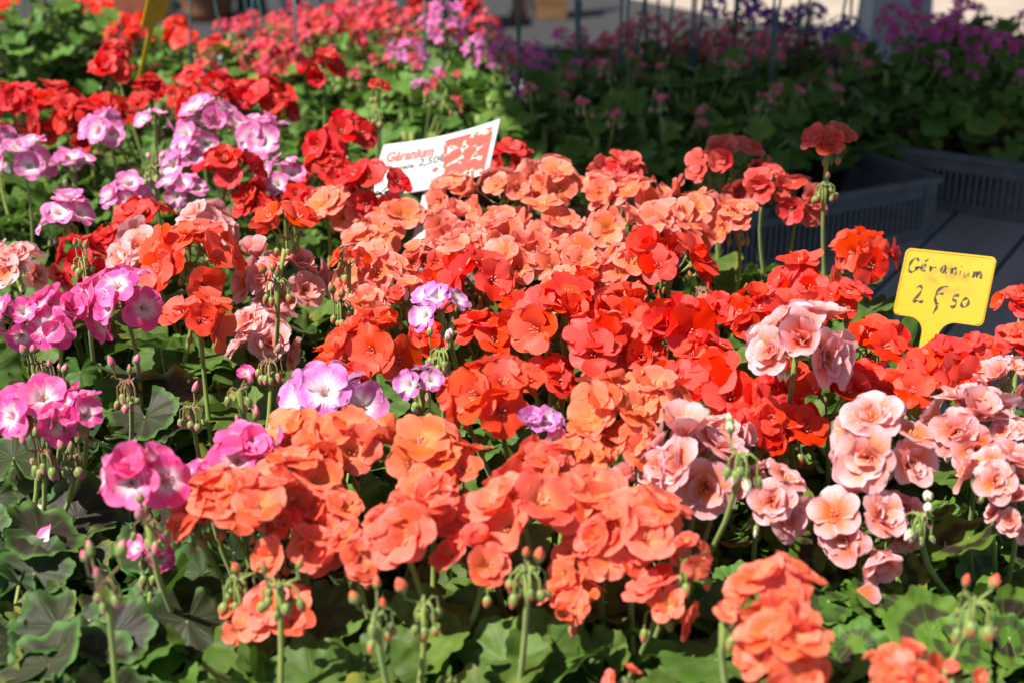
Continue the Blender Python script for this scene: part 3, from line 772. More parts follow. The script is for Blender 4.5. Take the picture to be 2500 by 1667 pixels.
# ------------------------------------------------------------------ ivy geraniums in the rows behind
def ivy(x, y, z, var, label, group, heads, n=44, spread=1.25, top=.17, stakes=0, seed=0):
    c = onz(x, y, z); rnd = random.Random(seed * 13 + 7)
    base = Vector((c.x, c.y, TABLE_Z))
    e = empty('geranium_plant', base); e.matrix_world = Matrix.Translation(base)
    tag(e, label, 'geranium', group)
    put('pot', POT, e, Matrix.Scale(1.15, 4)); put('soil', SOIL, e, Matrix.Scale(1.15, 4)); put('stem', STEMS[seed % 3], e, Matrix.Diagonal((1.6, 1.6, 1.15, 1)))
    leafage(e, 'ivy', int(n * 1.35), rnd, spread, .06, top - .03, .85, 1.35)
    for h in heads:
        C = onz(h[0], h[1], z + (h[3] if len(h) > 3 else 0))
        flower_head(e, base, C, metres(h[2], C) * (1.05 if var == 'magenta' else 1.25), h[4] if len(h) > 4 else var, rnd, None, None, 2, thick=.0019)
    for k in range(2):
        a = rnd.uniform(0, 6.28); q = base + Vector((math.cos(a) * .07, math.sin(a) * .07, top + rnd.uniform(.04, .10)))
        flower_head(e, base, q, .03, h[4] if heads and len(h) > 4 else var, rnd, 0, Vector((math.cos(a) * .3, math.sin(a) * .3, 1)).normalized(), 6, thick=.0019)
    for k in range(stakes):
        mb = MB()
        a = rnd.uniform(0, 6.28); r0 = rnd.uniform(.005, .03)
        b = Vector((math.cos(a) * r0, math.sin(a) * r0, .06)); t = b + Vector((rnd.gauss(0, .018), rnd.gauss(0, .018), rnd.uniform(.30, .46)))
        mb.tube([b, (b + t) / 2, t], .0026, 6)
        put('stake', mb.mesh('stake', [MAT['stake']]), e)
    return e
IV = []
GI = 'ivy geraniums in the rows behind'
L1 = 'leafy ivy geranium with small orange red flowers behind the deep red row'
ivy(30, 110, .98, 'vermilion_i' if 0 else 'cerise', 'leafy ivy geranium with bright green leaves and few flowers', GI, [(10,20,60,0,'scarlet'),(110,60,40,0,'scarlet')], 90, 1.4, .32, 0, 1)
ivy(130, 90, .98, 'cerise', 'leafy ivy geranium whose stems rise past the yellow tag', GI, [(200,15,90,.02,'scarlet'),(235,35,80,.01,'scarlet')], 80, 1.3, .30, 0, 2)
ivy(300, 80, .98, 'cerise', L1, GI, [(290,60,90,.0,'scarlet'),(320,80,60,-.01,'scarlet')], 46, 1.2, .18, 0, 3)
ivy(430, 120, .97, 'cerise', L1, GI, [(420,100,80,0,'scarlet'),(500,115,80,0,'scarlet'),(470,150,60,-.01)], 46, 1.2, .17, 1, 4)
L2 = 'ivy geranium with cherry red clusters and thin stakes'
for k, (x, y, hs) in enumerate([(560, 120, [(510,60,45,.04),(590,120,80,.01),(620,160,70,0)]), (660, 110, [(650,130,80,0),(640,95,60,.02),(610,110,60,.02)]), (740, 70, [(720,65,80,.02),(755,45,80,.03),(700,85,60,.0)]),
        (830, 60, [(800,50,70,.03),(840,35,80,.03),(860,75,70,.01)]), (915, 60, [(905,40,70,.03),(925,80,70,.0),(900,140,50,-.02)])]):
    ivy(x, y, .97, 'cerise', L2, GI, hs, 44, 1.2, .17, 2 + k % 2, 10 + k)
L6 = 'sunlit leafy ivy geranium with tiny cherry red flowers behind the deep red row'
for k, (x, y) in enumerate(((60,170),(180,150),(250,110),(360,140),(400,170),(520,180),(570,150),(640,190),(700,150),(780,170),(860,140),(900,200),(1000,220),(1090,240),(960,270),(1040,160))):
    ivy(x, y, .93, 'cerise', L6, 'sunlit leafy ivy geraniums', [], 40, 1.25, .21, 0, 60 + k)
for k, (x, y, hs) in enumerate([(380, 70, [(375,85,50,0,'scarlet'),(400,60,50,.02,'scarlet')]), (560, 60, [(545,70,60,.01),(575,45,50,.02)]), (680, 40, [(690,30,70,.02),(660,60,60,.01)]), (800, 30, [(790,15,60,.03),(870,15,60,.03)]), (950, 40, [(960,25,60,.02,'crimson'),(985,60,60,.0)]), (1110, 60, [(1120,55,70,.01),(1085,25,60,.03,'crimson')])]):
    ivy(x, y, .95, 'cerise', 'far ivy geranium with cherry red clusters at the table edge', GI, hs, 40, 1.2, .17, 2, 80 + k)
ivy(960, 150, .97, 'orchid', 'ivy geranium with orchid pink flowers in the sun beyond the white card', GI, [(940,120,90,.02),(965,200,45,-.02)], 56, 1.3, .19, 1, 20)
ivy(1040, 90, .98, 'orchid', 'ivy geranium with one high orchid pink cluster', GI, [(1030,40,100,.05),(1060,85,70,.0,'crimson')], 56, 1.3, .19, 2, 21)
ivy(1170, 170, .97, 'orchid', 'ivy geranium with mauve clusters at the edge of the shade', GI, [(1215,140,110,.0),(1135,105,100,.02),(1195,150,60,-.01)], 56, 1.3, .19, 2, 22)
L3, L4, L5 = 'shaded ivy geranium with dusty pink clusters among dark stakes', 'shaded ivy geranium with violet flowers before the pale pavement', 'shaded ivy geranium with magenta flowers beside the pale pedestal'
L7, L8 = 'dark leafy ivy geranium with tiny scattered flowers under the awning', 'dark leafy ivy geranium standing in the black crate'
for k, (x, y, v, lab, hs) in enumerate([
    (1330, 150, 'magenta', 'shaded ivy geranium with two small magenta clusters', [(1330,100,70,.0),(1290,80,60,.02)]), (1420, 170, 'candy', 'shaded ivy geranium with a wide dusty pink cluster next to the magenta ones', [(1405,115,100,.01),(1375,150,60,0),(1440,80,60,.03)]),
    (1500, 150, 'candy', L3, [(1485,60,80,.05),(1520,110,80,.02),(1460,120,60,.01)]), (1600, 150, 'candy', L3, [(1585,75,90,.04),(1640,100,70,.02),(1560,120,60,.01)]),
    (1750, 190, 'candy', 'shaded ivy geranium with one bright salmon pink cluster', [(1755,112,105,.03),(1720,125,60,.02)]), (1700, 110, 'violet', L4, [(1730,25,80,.07),(1640,15,60,.07),(1680,85,70,.03,'candy')]),
    (1840, 120, 'violet', L4, [(1800,40,75,.06),(1860,35,85,.06),(1830,95,80,.02,'candy'),(1780,75,60,.03,'violet')]), (1930, 150, 'violet', L4, [(1940,70,80,.05),(1945,110,80,.02,'candy'),(1890,120,60,.01,'candy')]),
    (1300, 240, 'candy', 'dark leafy ivy geranium with tiny magenta florets', [(1340,190,30,-.02,'magenta')]), (1450, 250, 'candy', L7, []), (1600, 250, 'candy', L7, []), (1760, 270, 'candy', 'dark leafy ivy geranium with small pink florets next to the salmon pink cluster', [(1860,190,40,0)]), (1900, 230, 'candy', L7, []),
    (1240, 300, 'candy', L7, []), (1380, 320, 'candy', L7, []), (1520, 320, 'candy', L7, []), (1680, 330, 'candy', L7, []), (1240, 200, 'candy', L7, []),
    (2080, 170, 'magenta', L5, [(2060,45,95,.06),(2120,65,90,.05),(2050,95,60,.03)]), (2180, 160, 'magenta', L5, [(2180,60,90,.06),(2240,85,80,.05),(2110,15,60,.08)]), (2290, 170, 'magenta', L5, [(2300,100,80,.05),(2345,115,70,.04),(2210,20,70,.09)]),
    (2180, 60, 'magenta', L7, []), (2280, 60, 'magenta', L7, []), (2340, 90, 'magenta', L7, []),
    (2030, 250, 'magenta', L8, []), (2150, 260, 'magenta', L8, []), (2270, 270, 'magenta', L8, [])]):
    ivy(x, y, (.90 if x < 1980 else .84) if y > 200 else .93, v, lab, GI, hs, 56, 1.35, .19, 3 if x < 1960 and y < 200 else 0, 30 + k)

# ------------------------------------------------------------------ ground, pavement, table
def sheet(name, x0, y0, x1, y1, z, mat, label=None):
    mb = MB()
    ids = [mb.vert(p) for p in ((x0, y0, z), (x1, y0, z), (x1, y1, z), (x0, y1, z))]
    mb.face(ids)
    o = put(name, mb.mesh(name, [mat])); o['kind'] = 'structure'
    return o
asph = plain('asphalt', (.030, .030, .032), .95, (.050, .049, .048), 60, .6, 220, .3)
pave = plain('pavement_stone', (.42, .34, .27), .85, (.34, .28, .23), 3, .3, 80, .3)
sheet('ground', -120, -60, 120, 240, 0, asph)

WOOD = plain('grey_board', (.34, .34, .35), .7, (.24, .24, .25), 14, .35, 50, .3, stretch=(1, .12, 1))
TA = Vector((.515, .857, 0)); TB = Vector((.857, -.515, 0))
TROT = math.atan2(TA.y, TA.x) - math.pi / 2
tb = empty('market_table', (0, 1.9, 0), TROT)
tag(tb, 'grey plank market table carrying the plants and crates', 'table')
rnd = random.Random(5)
x = -1.9; k = 0
while x < 1.95:
    w = rnd.uniform(.13, .17)
    mb = MB(); mb.smooth = False
    mb.box((0, 0, 0), (w / 2, 1.75, .011))
    put('plank', mb.mesh('plank', [WOOD]), tb, Matrix.Translation((x + w / 2, 0, TABLE_Z - .0115 + rnd.uniform(-.0012, 0))))
    x += w + (.010 if not 1.05 < x < 1.45 else .028); k += 1
for sx in (-1, 1):
    mb = MB(); mb.smooth = False
    mb.box((0, 0, 0), (1.9, .035, .03)); put('rail', mb.mesh('rail', [WOOD]), tb, Matrix.Translation((0, sx * 1.2, TABLE_Z - .054)))
    for sy in (-1, 1):
        mb = MB(); mb.smooth = False
        mb.box((0, 0, .315), (.03, .03, .315)); put('leg', mb.mesh('leg', [WOOD]), tb, Matrix.Translation((sx * 1.75, sy * 1.28, 0)))

# ------------------------------------------------------------------ black crates
_slat = None
def crate(corner, rot, L, Wd, H, label):
    """corner: foot of one corner on the table; the crate runs L along its x and Wd along its y"""
    c = empty('plastic_crate', corner, rot)
    tag(c, label, 'crate', 'black plastic crates')
    bp = MAT['black_plastic']
    def part(name, b):
        mb = MB(); mb.smooth = False
        for (cc, hh) in b: mb.box(cc, hh)
        me = mb.mesh(name, [bp])
        return put(name, me, c)
    part('floor', [((L / 2, Wd / 2, .005), (L / 2 - .006, Wd / 2 - .006, .004))])
    # rims as rings
    def ring(name, z0, z1, off, t):
        mb = MB(); mb.smooth = False
        o = [(-off, -off), (L + off, -off), (L + off, Wd + off), (-off, Wd + off)]; q = [(t, t), (L - t, t), (L - t, Wd - t), (t, Wd - t)]
        ids = [[mb.vert((x, y, z)) for (x, y) in pl] for pl, z in ((o, z0), (o, z1), (q, z1), (q, z0))]
        for i in range(4):
            for a in range(4):
                b = (a + 1) % 4; mb.face((ids[i][a], ids[i][b], ids[(i + 1) % 4][b], ids[(i + 1) % 4][a]))
        put(name, mb.mesh(name, [bp]), c)
    ring('rim', H - .012, H, .006, .006)
    ring('upper_band', H - .036, H - .0125, .0, .004)
    ring('lower_band', .0, .018, .0, .004)
    for (x, y) in ((0, 0), (L, 0), (L, Wd), (0, Wd)):
        sx, sy = (1 if x == 0 else -1), (1 if y == 0 else -1)
        part('corner_post', [((x + sx * .0135, y + sy * .0135, H / 2), (.015, .015, H / 2 - .013))])
    zc, hz = (H - .036 + .018) / 2, (H - .054) / 2 + .001
    global _slat
    m1 = MB(); m1.smooth = False; m1.box((0, 0, 0), (.0032, .0018, hz)); me1 = m1.mesh('slat', [bp])
    for side in (0, Wd):
        n = int((L - .06) / .0125)
        for k in range(n): put('slat', me1, c, Matrix.Translation((.035 + k * (L - .07) / (n - 1), abs(side - .002), zc)))
    for side in (0, L):
        n = int((Wd - .06) / .0125)
        for k in range(n): put('slat', me1, c, Matrix.LocRotScale(Vector((abs(side - .002), .035 + k * (Wd - .07) / (n - 1), zc)), Quaternion((0, 0, 1), math.pi / 2), (1, 1, 1)))
    return c
CH = .115
cr = onz(2155, 406, TABLE_Z + CH); cr.z = TABLE_Z
a1 = R(28)                                          # near side runs up to its far corner
crate(cr - Vector((math.cos(a1), math.sin(a1), 0)) * .56, a1, .56, .36, CH, 'empty black plastic crate with slotted sides, one corner pointing out')
c2 = onz(1985, 324, TABLE_Z + CH); c2.z = TABLE_Z
c2b = onz(2352, 376, TABLE_Z + CH); c2b.z = TABLE_Z
dv = c2b - c2; a2 = math.atan2(dv.y, dv.x)
crate(c2, a2, .62, .42, CH, 'black plastic crate full of shaded ivy geraniums')

# ------------------------------------------------------------------ stall roof (gives the shade at the back)
poly = [(1120, -60), (1085, 150), (1330, 350), (1800, 455), (2420, 620)]
sh = [onz(x, y, CANOPY) for x, y in poly]
last = sh[-1] + (sh[-1] - sh[-2]).normalized() * .5
far = sh[0].y + 3.9
sh = [Vector((sh[0].x - 1.1, far, CANOPY))] + sh + [last, last + Vector((2.4, .6, 0)), Vector((last.x + 3.0, far, CANOPY))]
ZR = 2.55
roof = [p + SUN * ((ZR - CANOPY) / SUN.z) for p in sh]
aw = empty('stall_awning', (roof[-1].x - 1.2, roof[0].y - 1, 0))
tag(aw, 'canvas stall awning on posts shading the rows behind', 'awning')
mb = MB(); mb.smooth = False
cen = sum(roof, Vector()) / len(roof)
off = Vector(aw.location)
ct, cb = mb.vert(cen - off + Vector((0, 0, .12))), mb.vert(cen - off + Vector((0, 0, .112)))
tp = [mb.vert(p - off) for p in roof]; bt = [mb.vert(p - off - Vector((0, 0, .006))) for p in roof]
for i in range(len(roof)):
    j = (i + 1) % len(roof)
    mb.face((tp[i], tp[j], ct)); mb.face((bt[j], bt[i], cb)); mb.face((tp[i], bt[i], bt[j], tp[j]))
CANVAS = plain('awning_canvas', (.30, .24, .17), .9, (.26, .21, .15), 5, .2, 200, .2)
put('canvas', mb.mesh('canvas', [CANVAS]), aw)
STEEL = plain('painted_steel', (.55, .56, .56), .4, (.45, .46, .46), 20)
for p in (roof[-1], roof[-2]):
    mb = MB(); q = p - off
    mb.tube([(q.x - .05, q.y - .05, 0), (q.x - .05, q.y - .05, ZR * .5), (q.x - .05, q.y - .05, ZR)], .02, 10); put('post', mb.mesh('post', [STEEL]), aw)

# ------------------------------------------------------------------ price tags
YEL = None
def yellow_material():
    m, n, l = new_mat('yellow_tag_plastic')
    tc = n.new('ShaderNodeTexCoord')
    mp = N(n, 'ShaderNodeMapping', Scale=(1.0, 1.6, 1.0)); l.new(tc.outputs['Object'], mp.inputs[0])
    ns = N(n, 'ShaderNodeTexNoise', Scale=46.0, Detail=3.0); l.new(mp.outputs[0], ns.inputs['Vector'])
    sp = n.new('ShaderNodeSeparateXYZ'); l.new(tc.outputs['Object'], sp.inputs[0])
    # smeared ink round the lettering
    mx = mth(n, l, 'MULTIPLY', smooth(n, l, mth(n, l, 'ABSOLUTE', mth(n, l, 'SUBTRACT', sp.outputs[0], .004)), .036, .006), smooth(n, l, mth(n, l, 'ABSOLUTE', mth(n, l, 'SUBTRACT', sp.outputs[1], .010)), .026, .004))
    sm = mth(n, l, 'MULTIPLY', smooth(n, l, ns.outputs['Fac'], .40, .72), mx)
    c = mix(n, l, mth(n, l, 'MULTIPLY', sm, .85), (.52, .315, .004), (.10, .08, .02))
    n2 = N(n, 'ShaderNodeTexNoise', Scale=150.0, Detail=4.0); l.new(tc.outputs['Object'], n2.inputs['Vector'])
    c = mix(n, l, mth(n, l, 'MULTIPLY', smooth(n, l, n2.outputs['Fac'], .52, .75), .35), c, (.35, .25, .02))
    p = N(n, 'ShaderNodeBsdfPrincipled', Roughness=.38); l.new(c, p.inputs['Base Color'])
    p.inputs['Specular IOR Level'].default_value = .4
    o = n.new('ShaderNodeOutputMaterial'); l.new(p.outputs[0], o.inputs[0])
    return m
YEL = yellow_material()
INK = plain('marker_ink', (.012, .012, .012), .5, (.05, .045, .02), 160)
INKF = plain('faded_marker_ink', (.20, .15, .02), .5, (.10, .08, .02), 220)

def plate_outline(w, h, r, stake_w, stake_h, neck_x, flare):
    """rounded plate with a flared stake below, as one closed outline (counter clockwise)"""
    out = []
    def arc(cx, cy, rad, a0, a1, n=6):
        for i in range(n + 1):
            a = R(a0 + (a1 - a0) * i / n); out.append((cx + rad * math.cos(a), cy + rad * math.sin(a)))
    arc(w / 2 - r, h / 2 - r, r, 0, 90); arc(-w / 2 + r, h / 2 - r, r, 90, 180); arc(-w / 2 + r, -h / 2 + r, r, 180, 270)
    xl, xr = neck_x - stake_w / 2, neck_x + stake_w / 2
    for i in range(7):                                 # concave flare
        a = R(90 - 90 * i / 6); out.append((xl - flare + flare * math.cos(a), -h / 2 - flare + flare * math.sin(a)))
    out.append((neck_x - stake_w * .42, -h / 2 - stake_h * .6)); out.append((neck_x, -h / 2 - stake_h)); out.append((neck_x + stake_w * .42, -h / 2 - stake_h * .6))
    for i in range(7):
        a = R(180 - 90 * i / 6); out.append((xr + flare + flare * math.cos(a), -h / 2 - flare + flare * math.sin(a)))
    arc(w / 2 - r, -h / 2 + r, r, 270, 360)
    return out

def extrude(mb, out, z0, z1, m=0):
    from mathutils.geometry import tessellate_polygon
    n = len(out)
    a = [mb.vert((x, y, z0)) for x, y in out]; b = [mb.vert((x, y, z1)) for x, y in out]
    for t in tessellate_polygon([[Vector((x, y, 0)) for x, y in out]]):
        p, q, r_ = [Vector((*out[i], 0)) for i in t]
        if (q - p).cross(r_ - p).z < 0: t = t[::-1]
        mb.face([b[i] for i in t], m); mb.face([a[i] for i in t[::-1]], m)
    for i in range(n):
        j = (i + 1) % n
        mb.face((a[i], a[j], b[j], b[i]), m)

def yellow_tag(M, label, w, h, text=True):
    root = empty('price_tag', M.translation); root.matrix_world = M
    tag(root, label, 'price tag')
    mb = MB(); mb.smooth = False
    out = plate_outline(w, h, .0065, .019, .17, -.004 * w / .095, .017)
    extrude(mb, out, -.0011, .0011)
    pl = put('plate', mb.mesh('plate', [YEL]), root)
    # raised rim along the plate
    mb = MB()
    r = .006; pts = []
    for cx, cy, a0 in ((w / 2 - r - .0016, h / 2 - r - .0016, 0), (-w / 2 + r + .0016, h / 2 - r - .0016, 90), (-w / 2 + r + .0016, -h / 2 + r + .0016, 180), (w / 2 - r - .0016, -h / 2 + r + .0016, 270)):
        for i in range(5):
            a = R(a0 + 90 * i / 4); pts.append(Vector((cx + r * math.cos(a), cy + r * math.sin(a), .0011)))
    # leave the rim open above the stake, as one run
    k0 = 15
    run = pts[k0:] + pts[:k0]
    mb.tube(run, .0009, 6)
    put('rim', mb.mesh('rim', [YEL]), root)
    if not text: return root
    S = w / .095
    def stroke(name, pts, wd=.00085, mat=INK):
        wd *= 1.45
        mb = MB(); mb.smooth = False
        P = [Vector((x * S, y * S)) for x, y in pts]
        Q = []
        for i in range(len(P) - 1):                    # soften the polyline
            p0 = P[max(0, i - 1)]; p1 = P[i]; p2 = P[i + 1]; p3 = P[min(len(P) - 1, i + 2)]
            for t in (0, .33, .67):
                Q.append(.5 * ((2 * p1) + (p2 - p0) * t + (2 * p0 - 5 * p1 + 4 * p2 - p3) * t * t + (3 * p1 - p0 - 3 * p2 + p3) * t ** 3))
        Q.append(P[-1])
        prev = None
        for i, p in enumerate(Q):
            d = (Q[min(i + 1, len(Q) - 1)] - Q[max(0, i - 1)])
            d = d.normalized() if d.length > 0 else Vector((1, 0))
            nn = Vector((-d.y, d.x)); ww = wd * (.8 + .45 * math.sin(i * .9 + len(pts)))
            cur = (mb.vert((p.x + nn.x * ww, p.y + nn.y * ww, .00135)), mb.vert((p.x - nn.x * ww, p.y - nn.y * ww, .00135)))
            if prev: mb.face((prev[0], prev[1], cur[1], cur[0]))
            prev = cur
        return put('letter', mb.mesh('letter', [mat]), pl)
    y0 = .0105
    def T(pts, dx, dy=0.0, s=.001): return [(dx + x * s, y0 + dy + y * s) for x, y in pts]
    # "Geranium" with the accent, letter by letter (millimetres)
    stroke('g', T([(9, 12.5), (7.5, 15), (4.5, 15.2), (1.5, 11.5), (.3, 6.5), (1.2, 2), (4, .8), (7, 2.8), (9.2, 6), (6.2, 5.5), (9.2, 6), (12, 7)], -.0405, -.001), .00095)
    stroke('e', T([(0, 4.2), (3, 5.2), (4.2, 7.2), (2.8, 8.8), (.8, 6.8), (.4, 3.6), (2, 1.6), (5, 3)], -.0275, .0005), .0009)
    stroke('acc', T([(0, 0), (3.2, 3.2)], -.0245, .0120), .0009)
    stroke('r', T([(0, 8), (.6, 4), (.8, 1.6), (1.4, 5.2), (3.4, 6.6), (6.4, 6.8)], -.0180, .0005), .0008)
    stroke('a', T([(4.6, 9), (2.2, 9.4), (.6, 6.6), (.8, 3), (3, 2.4), (5, 8.6), (5.2, 3.4), (6.6, 2.2)], -.0065, .0005), .0009)
    stroke('n', T([(0, 8.4), (.4, 2.2), (1.2, 6.4), (3.2, 8.4), (4.2, 6), (4.4, 2.4)], .0050, .0005), .0009)
    stroke('i', T([(0, 7), (.2, 2.2)], .0140, .0), .0007, INKF)
    stroke('dot', T([(0, 0), (.8, .6)], .0140, .0110), .0008)
    stroke('u', T([(0, 7), (.2, 3), (2, 1.6), (4, 6.6), (4.3, 2)], .0185, -.0005), .0008, INKF)
    stroke('m', T([(0, 8), (.3, 1.2), (1.2, 6), (3, 7.8), (3.8, 5), (3.8, 1.4), (5, 6.2), (7, 8), (8, 5.6), (8.2, 1)], .0275, .000), .0009)
    y0 = -.0225
    stroke('2', T([(1.5, 16), (3.6, 18.5), (6.6, 17.4), (6.8, 13.5), (3.8, 7.5), (.4, 4), (1.8, 2.2), (4.6, 3.8), (7.6, 2.6), (11, 3.8)], -.0290, .001), .0010)
    stroke('euro', T([(13, 21.5), (9, 21), (4.4, 17.5), (2.2, 12), (2.6, 7), (5, 3.4), (6, 1), (5, -3.5), (3.2, -7.4)], -.0085, .001), .0010)
    stroke('bar', T([(2.4, 10.5), (6.6, 12.6), (10, 12.2)], -.0085, .002), .0009)
    stroke('bar', T([(3.2, 2.2), (7.4, 3)], -.0085, .0015), .0009)
    stroke('5', T([(7.2, 14.6), (2.6, 13.6), (1.6, 9.4), (4.8, 9), (5.8, 5.2), (3.4, 2.2), (.2, 3.2)], .0105, .0005), .0010)
    stroke('0', T([(3.4, 11.6), (.8, 8.6), (.4, 4.8), (2.8, 2.6), (6, 4.4), (7.2, 8.4), (5.6, 11.4), (3, 11.4)], .0215, .0015), .0010)
    return root

def at(x, y, dist):
    d = ray(x, y)
    return Vector((0, 0, CAM_Z)) + d * dist
def plane_from(tl, tr, bl):
    ex = (tr - tl); w = ex.length; ex.normalize()
    ey = (tl - bl); ey = (ey - ex * ey.dot(ex)); h = ey.length; ey.normalize()
    ez = ex.cross(ey)
    M = Matrix((ex, ey, ez)).transposed().to_4x4()
    M.translation = tl + ex * w / 2 - ey * h / 2
    return M, w, h
# distances chosen so that the three corners span a true rectangle
def fit_rect(TL, TR, BL, d0, aspect, tilt=.2):
    best = None
    a = at(*TL, d0)
    for i in range(-40, 41):
        b = at(*TR, d0 + i * .003)
        for j in range(-40, 41):
            c = at(*BL, d0 + j * .003)
            e1, e2 = b - a, a - c
            err = abs(e1.normalized().dot(e2.normalized())) * 2 + abs(e1.length / e2.length - aspect)
            n = e1.cross(e2).normalized()
            err += max(0, .25 + n.y) * 3 + max(0, tilt - n.z) * 2                # must face the viewer
            if best is None or err < best[0]: best = (err, a, b, c)
    return plane_from(*best[1:])
M, w, h = fit_rect((2083, 570), (2291, 592), (2050, 722), 1.585, 1.36)
yellow_tag(M, 'yellow plastic tag with handwritten price among the scarlet geraniums', w, h)
# the other yellow tag, seen almost edge on
p = at(362, 10, 2.35)
ex = Vector((.20, .98, 0)).normalized(); ey = Vector((.36, .0, 1.0)); ey = (ey - ex * ey.dot(ex)).normalized()
M2 = Matrix((ex, ey, ex.cross(ey))).transposed().to_4x4(); M2.translation = p
yellow_tag(M2, 'blank yellow plastic tag seen edge on behind the deep red geraniums', .095, .07, False)

# the printed white card
def card_material():
    m, n, l = new_mat('printed_card')
    tc = n.new('ShaderNodeTexCoord')
    sp = n.new('ShaderNodeSeparateXYZ'); uv = N(n, 'ShaderNodeUVMap', uv_map='UVMap'); l.new(uv.outputs[0], sp.inputs[0])
    X, Y = sp.outputs[0], sp.outputs[1]
    cmb = n.new('ShaderNodeCombineXYZ'); l.new(mth(n, l, 'MULTIPLY', X, 1.65), cmb.inputs[0]); l.new(Y, cmb.inputs[1])
    vo = N(n, 'ShaderNodeTexVoronoi', Scale=6.0); l.new(cmb.outputs[0], vo.inputs['Vector'])
    ns = N(n, 'ShaderNodeTexNoise', Scale=16.0, Detail=3.0); l.new(cmb.outputs[0], ns.inputs['Vector'])
    n3 = N(n, 'ShaderNodeTexNoise', Scale=5.0, Detail=1.0); l.new(cmb.outputs[0], n3.inputs['Vector'])
    # flower picture fills the right half, ragged towards the left
    edge = mth(n, l, 'ADD', X, mth(n, l, 'MULTIPLY', mth(n, l, 'SUBTRACT', n3.outputs['Fac'], .5), .55))
    inside = mth(n, l, 'MULTIPLY', smooth(n, l, edge, .52, .55), mth(n, l, 'MULTIPLY', smooth(n, l, X, .965, .955), mth(n, l, 'MULTIPLY', smooth(n, l, Y, .90, .885), smooth(n, l, Y, .03, .05))))
    dd = mth(n, l, 'MULTIPLY_ADD', mth(n, l, 'SUBTRACT', ns.outputs['Fac'], .5), .5, vo.outputs['Distance'])
    flower = smooth(n, l, dd, .68, .62)
    red = mix(n, l, ns.outputs['Fac'], (.62, .05, .04), (.70, .12, .09))
    green = mix(n, l, smooth(n, l, ns.outputs['Fac'], .42, .56), (.10, .14, .07), (.52, .54, .48))
    pic = mix(n, l, flower, green, red)
    c = mix(n, l, inside, (.54, .54, .52), pic)
    p = N(n, 'ShaderNodeBsdfPrincipled', Roughness=.4); l.new(c, p.inputs['Base Color'])
    o = n.new('ShaderNodeOutputMaterial'); l.new(p.outputs[0], o.inputs[0])
    return m
M3, cw, ch = fit_rect((881, 333), (1151, 277), (845, 455), 1.86, 1.6, .12)
card = empty('price_card', M3.translation); card.matrix_world = M3
tag(card, 'white printed card with red flowers standing among deep red and salmon geraniums', 'price card')
mb = MB()
nx, ny = 20, 10
def bow(u): return -.005 * math.sin(math.pi * u) + .003 * u ** 3
grid = [[[mb.vert(((i / nx - .5) * cw, (j / ny - .5) * ch, bow(i / nx) + dz), (i / nx, j / ny)) for j in range(ny + 1)] for i in range(nx + 1)] for dz in (0, -.0012)]
for i in range(nx):
    for j in range(ny):
        mb.face((grid[0][i][j], grid[0][i + 1][j], grid[0][i + 1][j + 1], grid[0][i][j + 1]), 0)
        mb.face((grid[1][i][j], grid[1][i][j + 1], grid[1][i + 1][j + 1], grid[1][i + 1][j]), 1)
for i in range(nx):
    for j in (0, ny): mb.face((grid[0][i][j], grid[1][i][j], grid[1][i + 1][j], grid[0][i + 1][j]), 1)
for j in range(ny):
    for i in (0, nx): mb.face((grid[0][i][j], grid[0][i][j + 1], grid[1][i][j + 1], grid[1][i][j]), 1)
WHITE = plain('white_plastic', (.64, .64, .62), .45, (.72, .72, .70), 20)
put('sheet', mb.mesh('sheet', [card_material(), WHITE]), card)
mb = MB(); mb.smooth = False
extrude(mb, [(-.008, -ch / 2 - .19), (.008, -ch / 2 - .19), (.012, -ch / 2 + .02), (-.012, -ch / 2 + .02)], -.0145, -.0125)
put('stake', mb.mesh('stake', [WHITE]), card)
def print_text(txt, x, y, size, mat, bold=0.0, squeeze=1.0):
    cu = bpy.data.curves.new('lettering', 'FONT'); cu.body = txt; cu.size = size; cu.offset = bold; cu.resolution_u = 3
    o = bpy.data.objects.new('lettering', cu); COL.objects.link(o)
    bpy.context.view_layer.update()
    me = bpy.data.meshes.new_from_object(o.evaluated_get(bpy.context.evaluated_depsgraph_get()))
    bpy.data.objects.remove(o); bpy.data.curves.remove(cu)
    for v in me.vertices:
        X = x + v.co.x * squeeze; u = X / cw + .5
        v.co = (X, y + v.co.y, bow(min(1, max(0, u))) + .0006)
    me.materials.clear(); me.materials.append(mat)
    return put('lettering', me, card)
REDI = plain('red_print', (.62, .10, .09), .5, (.70, .22, .20), 200)
GREY = plain('grey_print', (.10, .11, .11), .5, (.2, .2, .2), 200)
print_text('Géranium', -.44 * cw, .14 * ch, .165 * cw, REDI, .0013, .60)
print_text('zonale', -.38 * cw, -.04 * ch, .085 * cw, GREY, .0004, .9)
print_text('2,50€', -.15 * cw, -.03 * ch, .125 * cw, GREY, .0005, .8)
for yy, wid in ((-.17, .24), (-.25, .14)):            # two lines of print too small to read
    mb = MB(); mb.smooth = False; rnd = random.Random(int(-yy * 100)); X = -.32 * cw
    while X < (-.32 + wid) * cw:
        L = rnd.uniform(.004, .012) * cw; hh = rnd.uniform(.006, .010) * cw; z = bow(X / cw + .5) + .0006
        mb.face([mb.vert(p) for p in ((X, yy * ch, z), (X + L, yy * ch, z), (X + L, yy * ch + hh, z), (X, yy * ch + hh, z))]); X += L + .004 * cw
    put('lettering', mb.mesh('small_print', [plain('pale_print', (.30, .31, .31), .5)]), card)

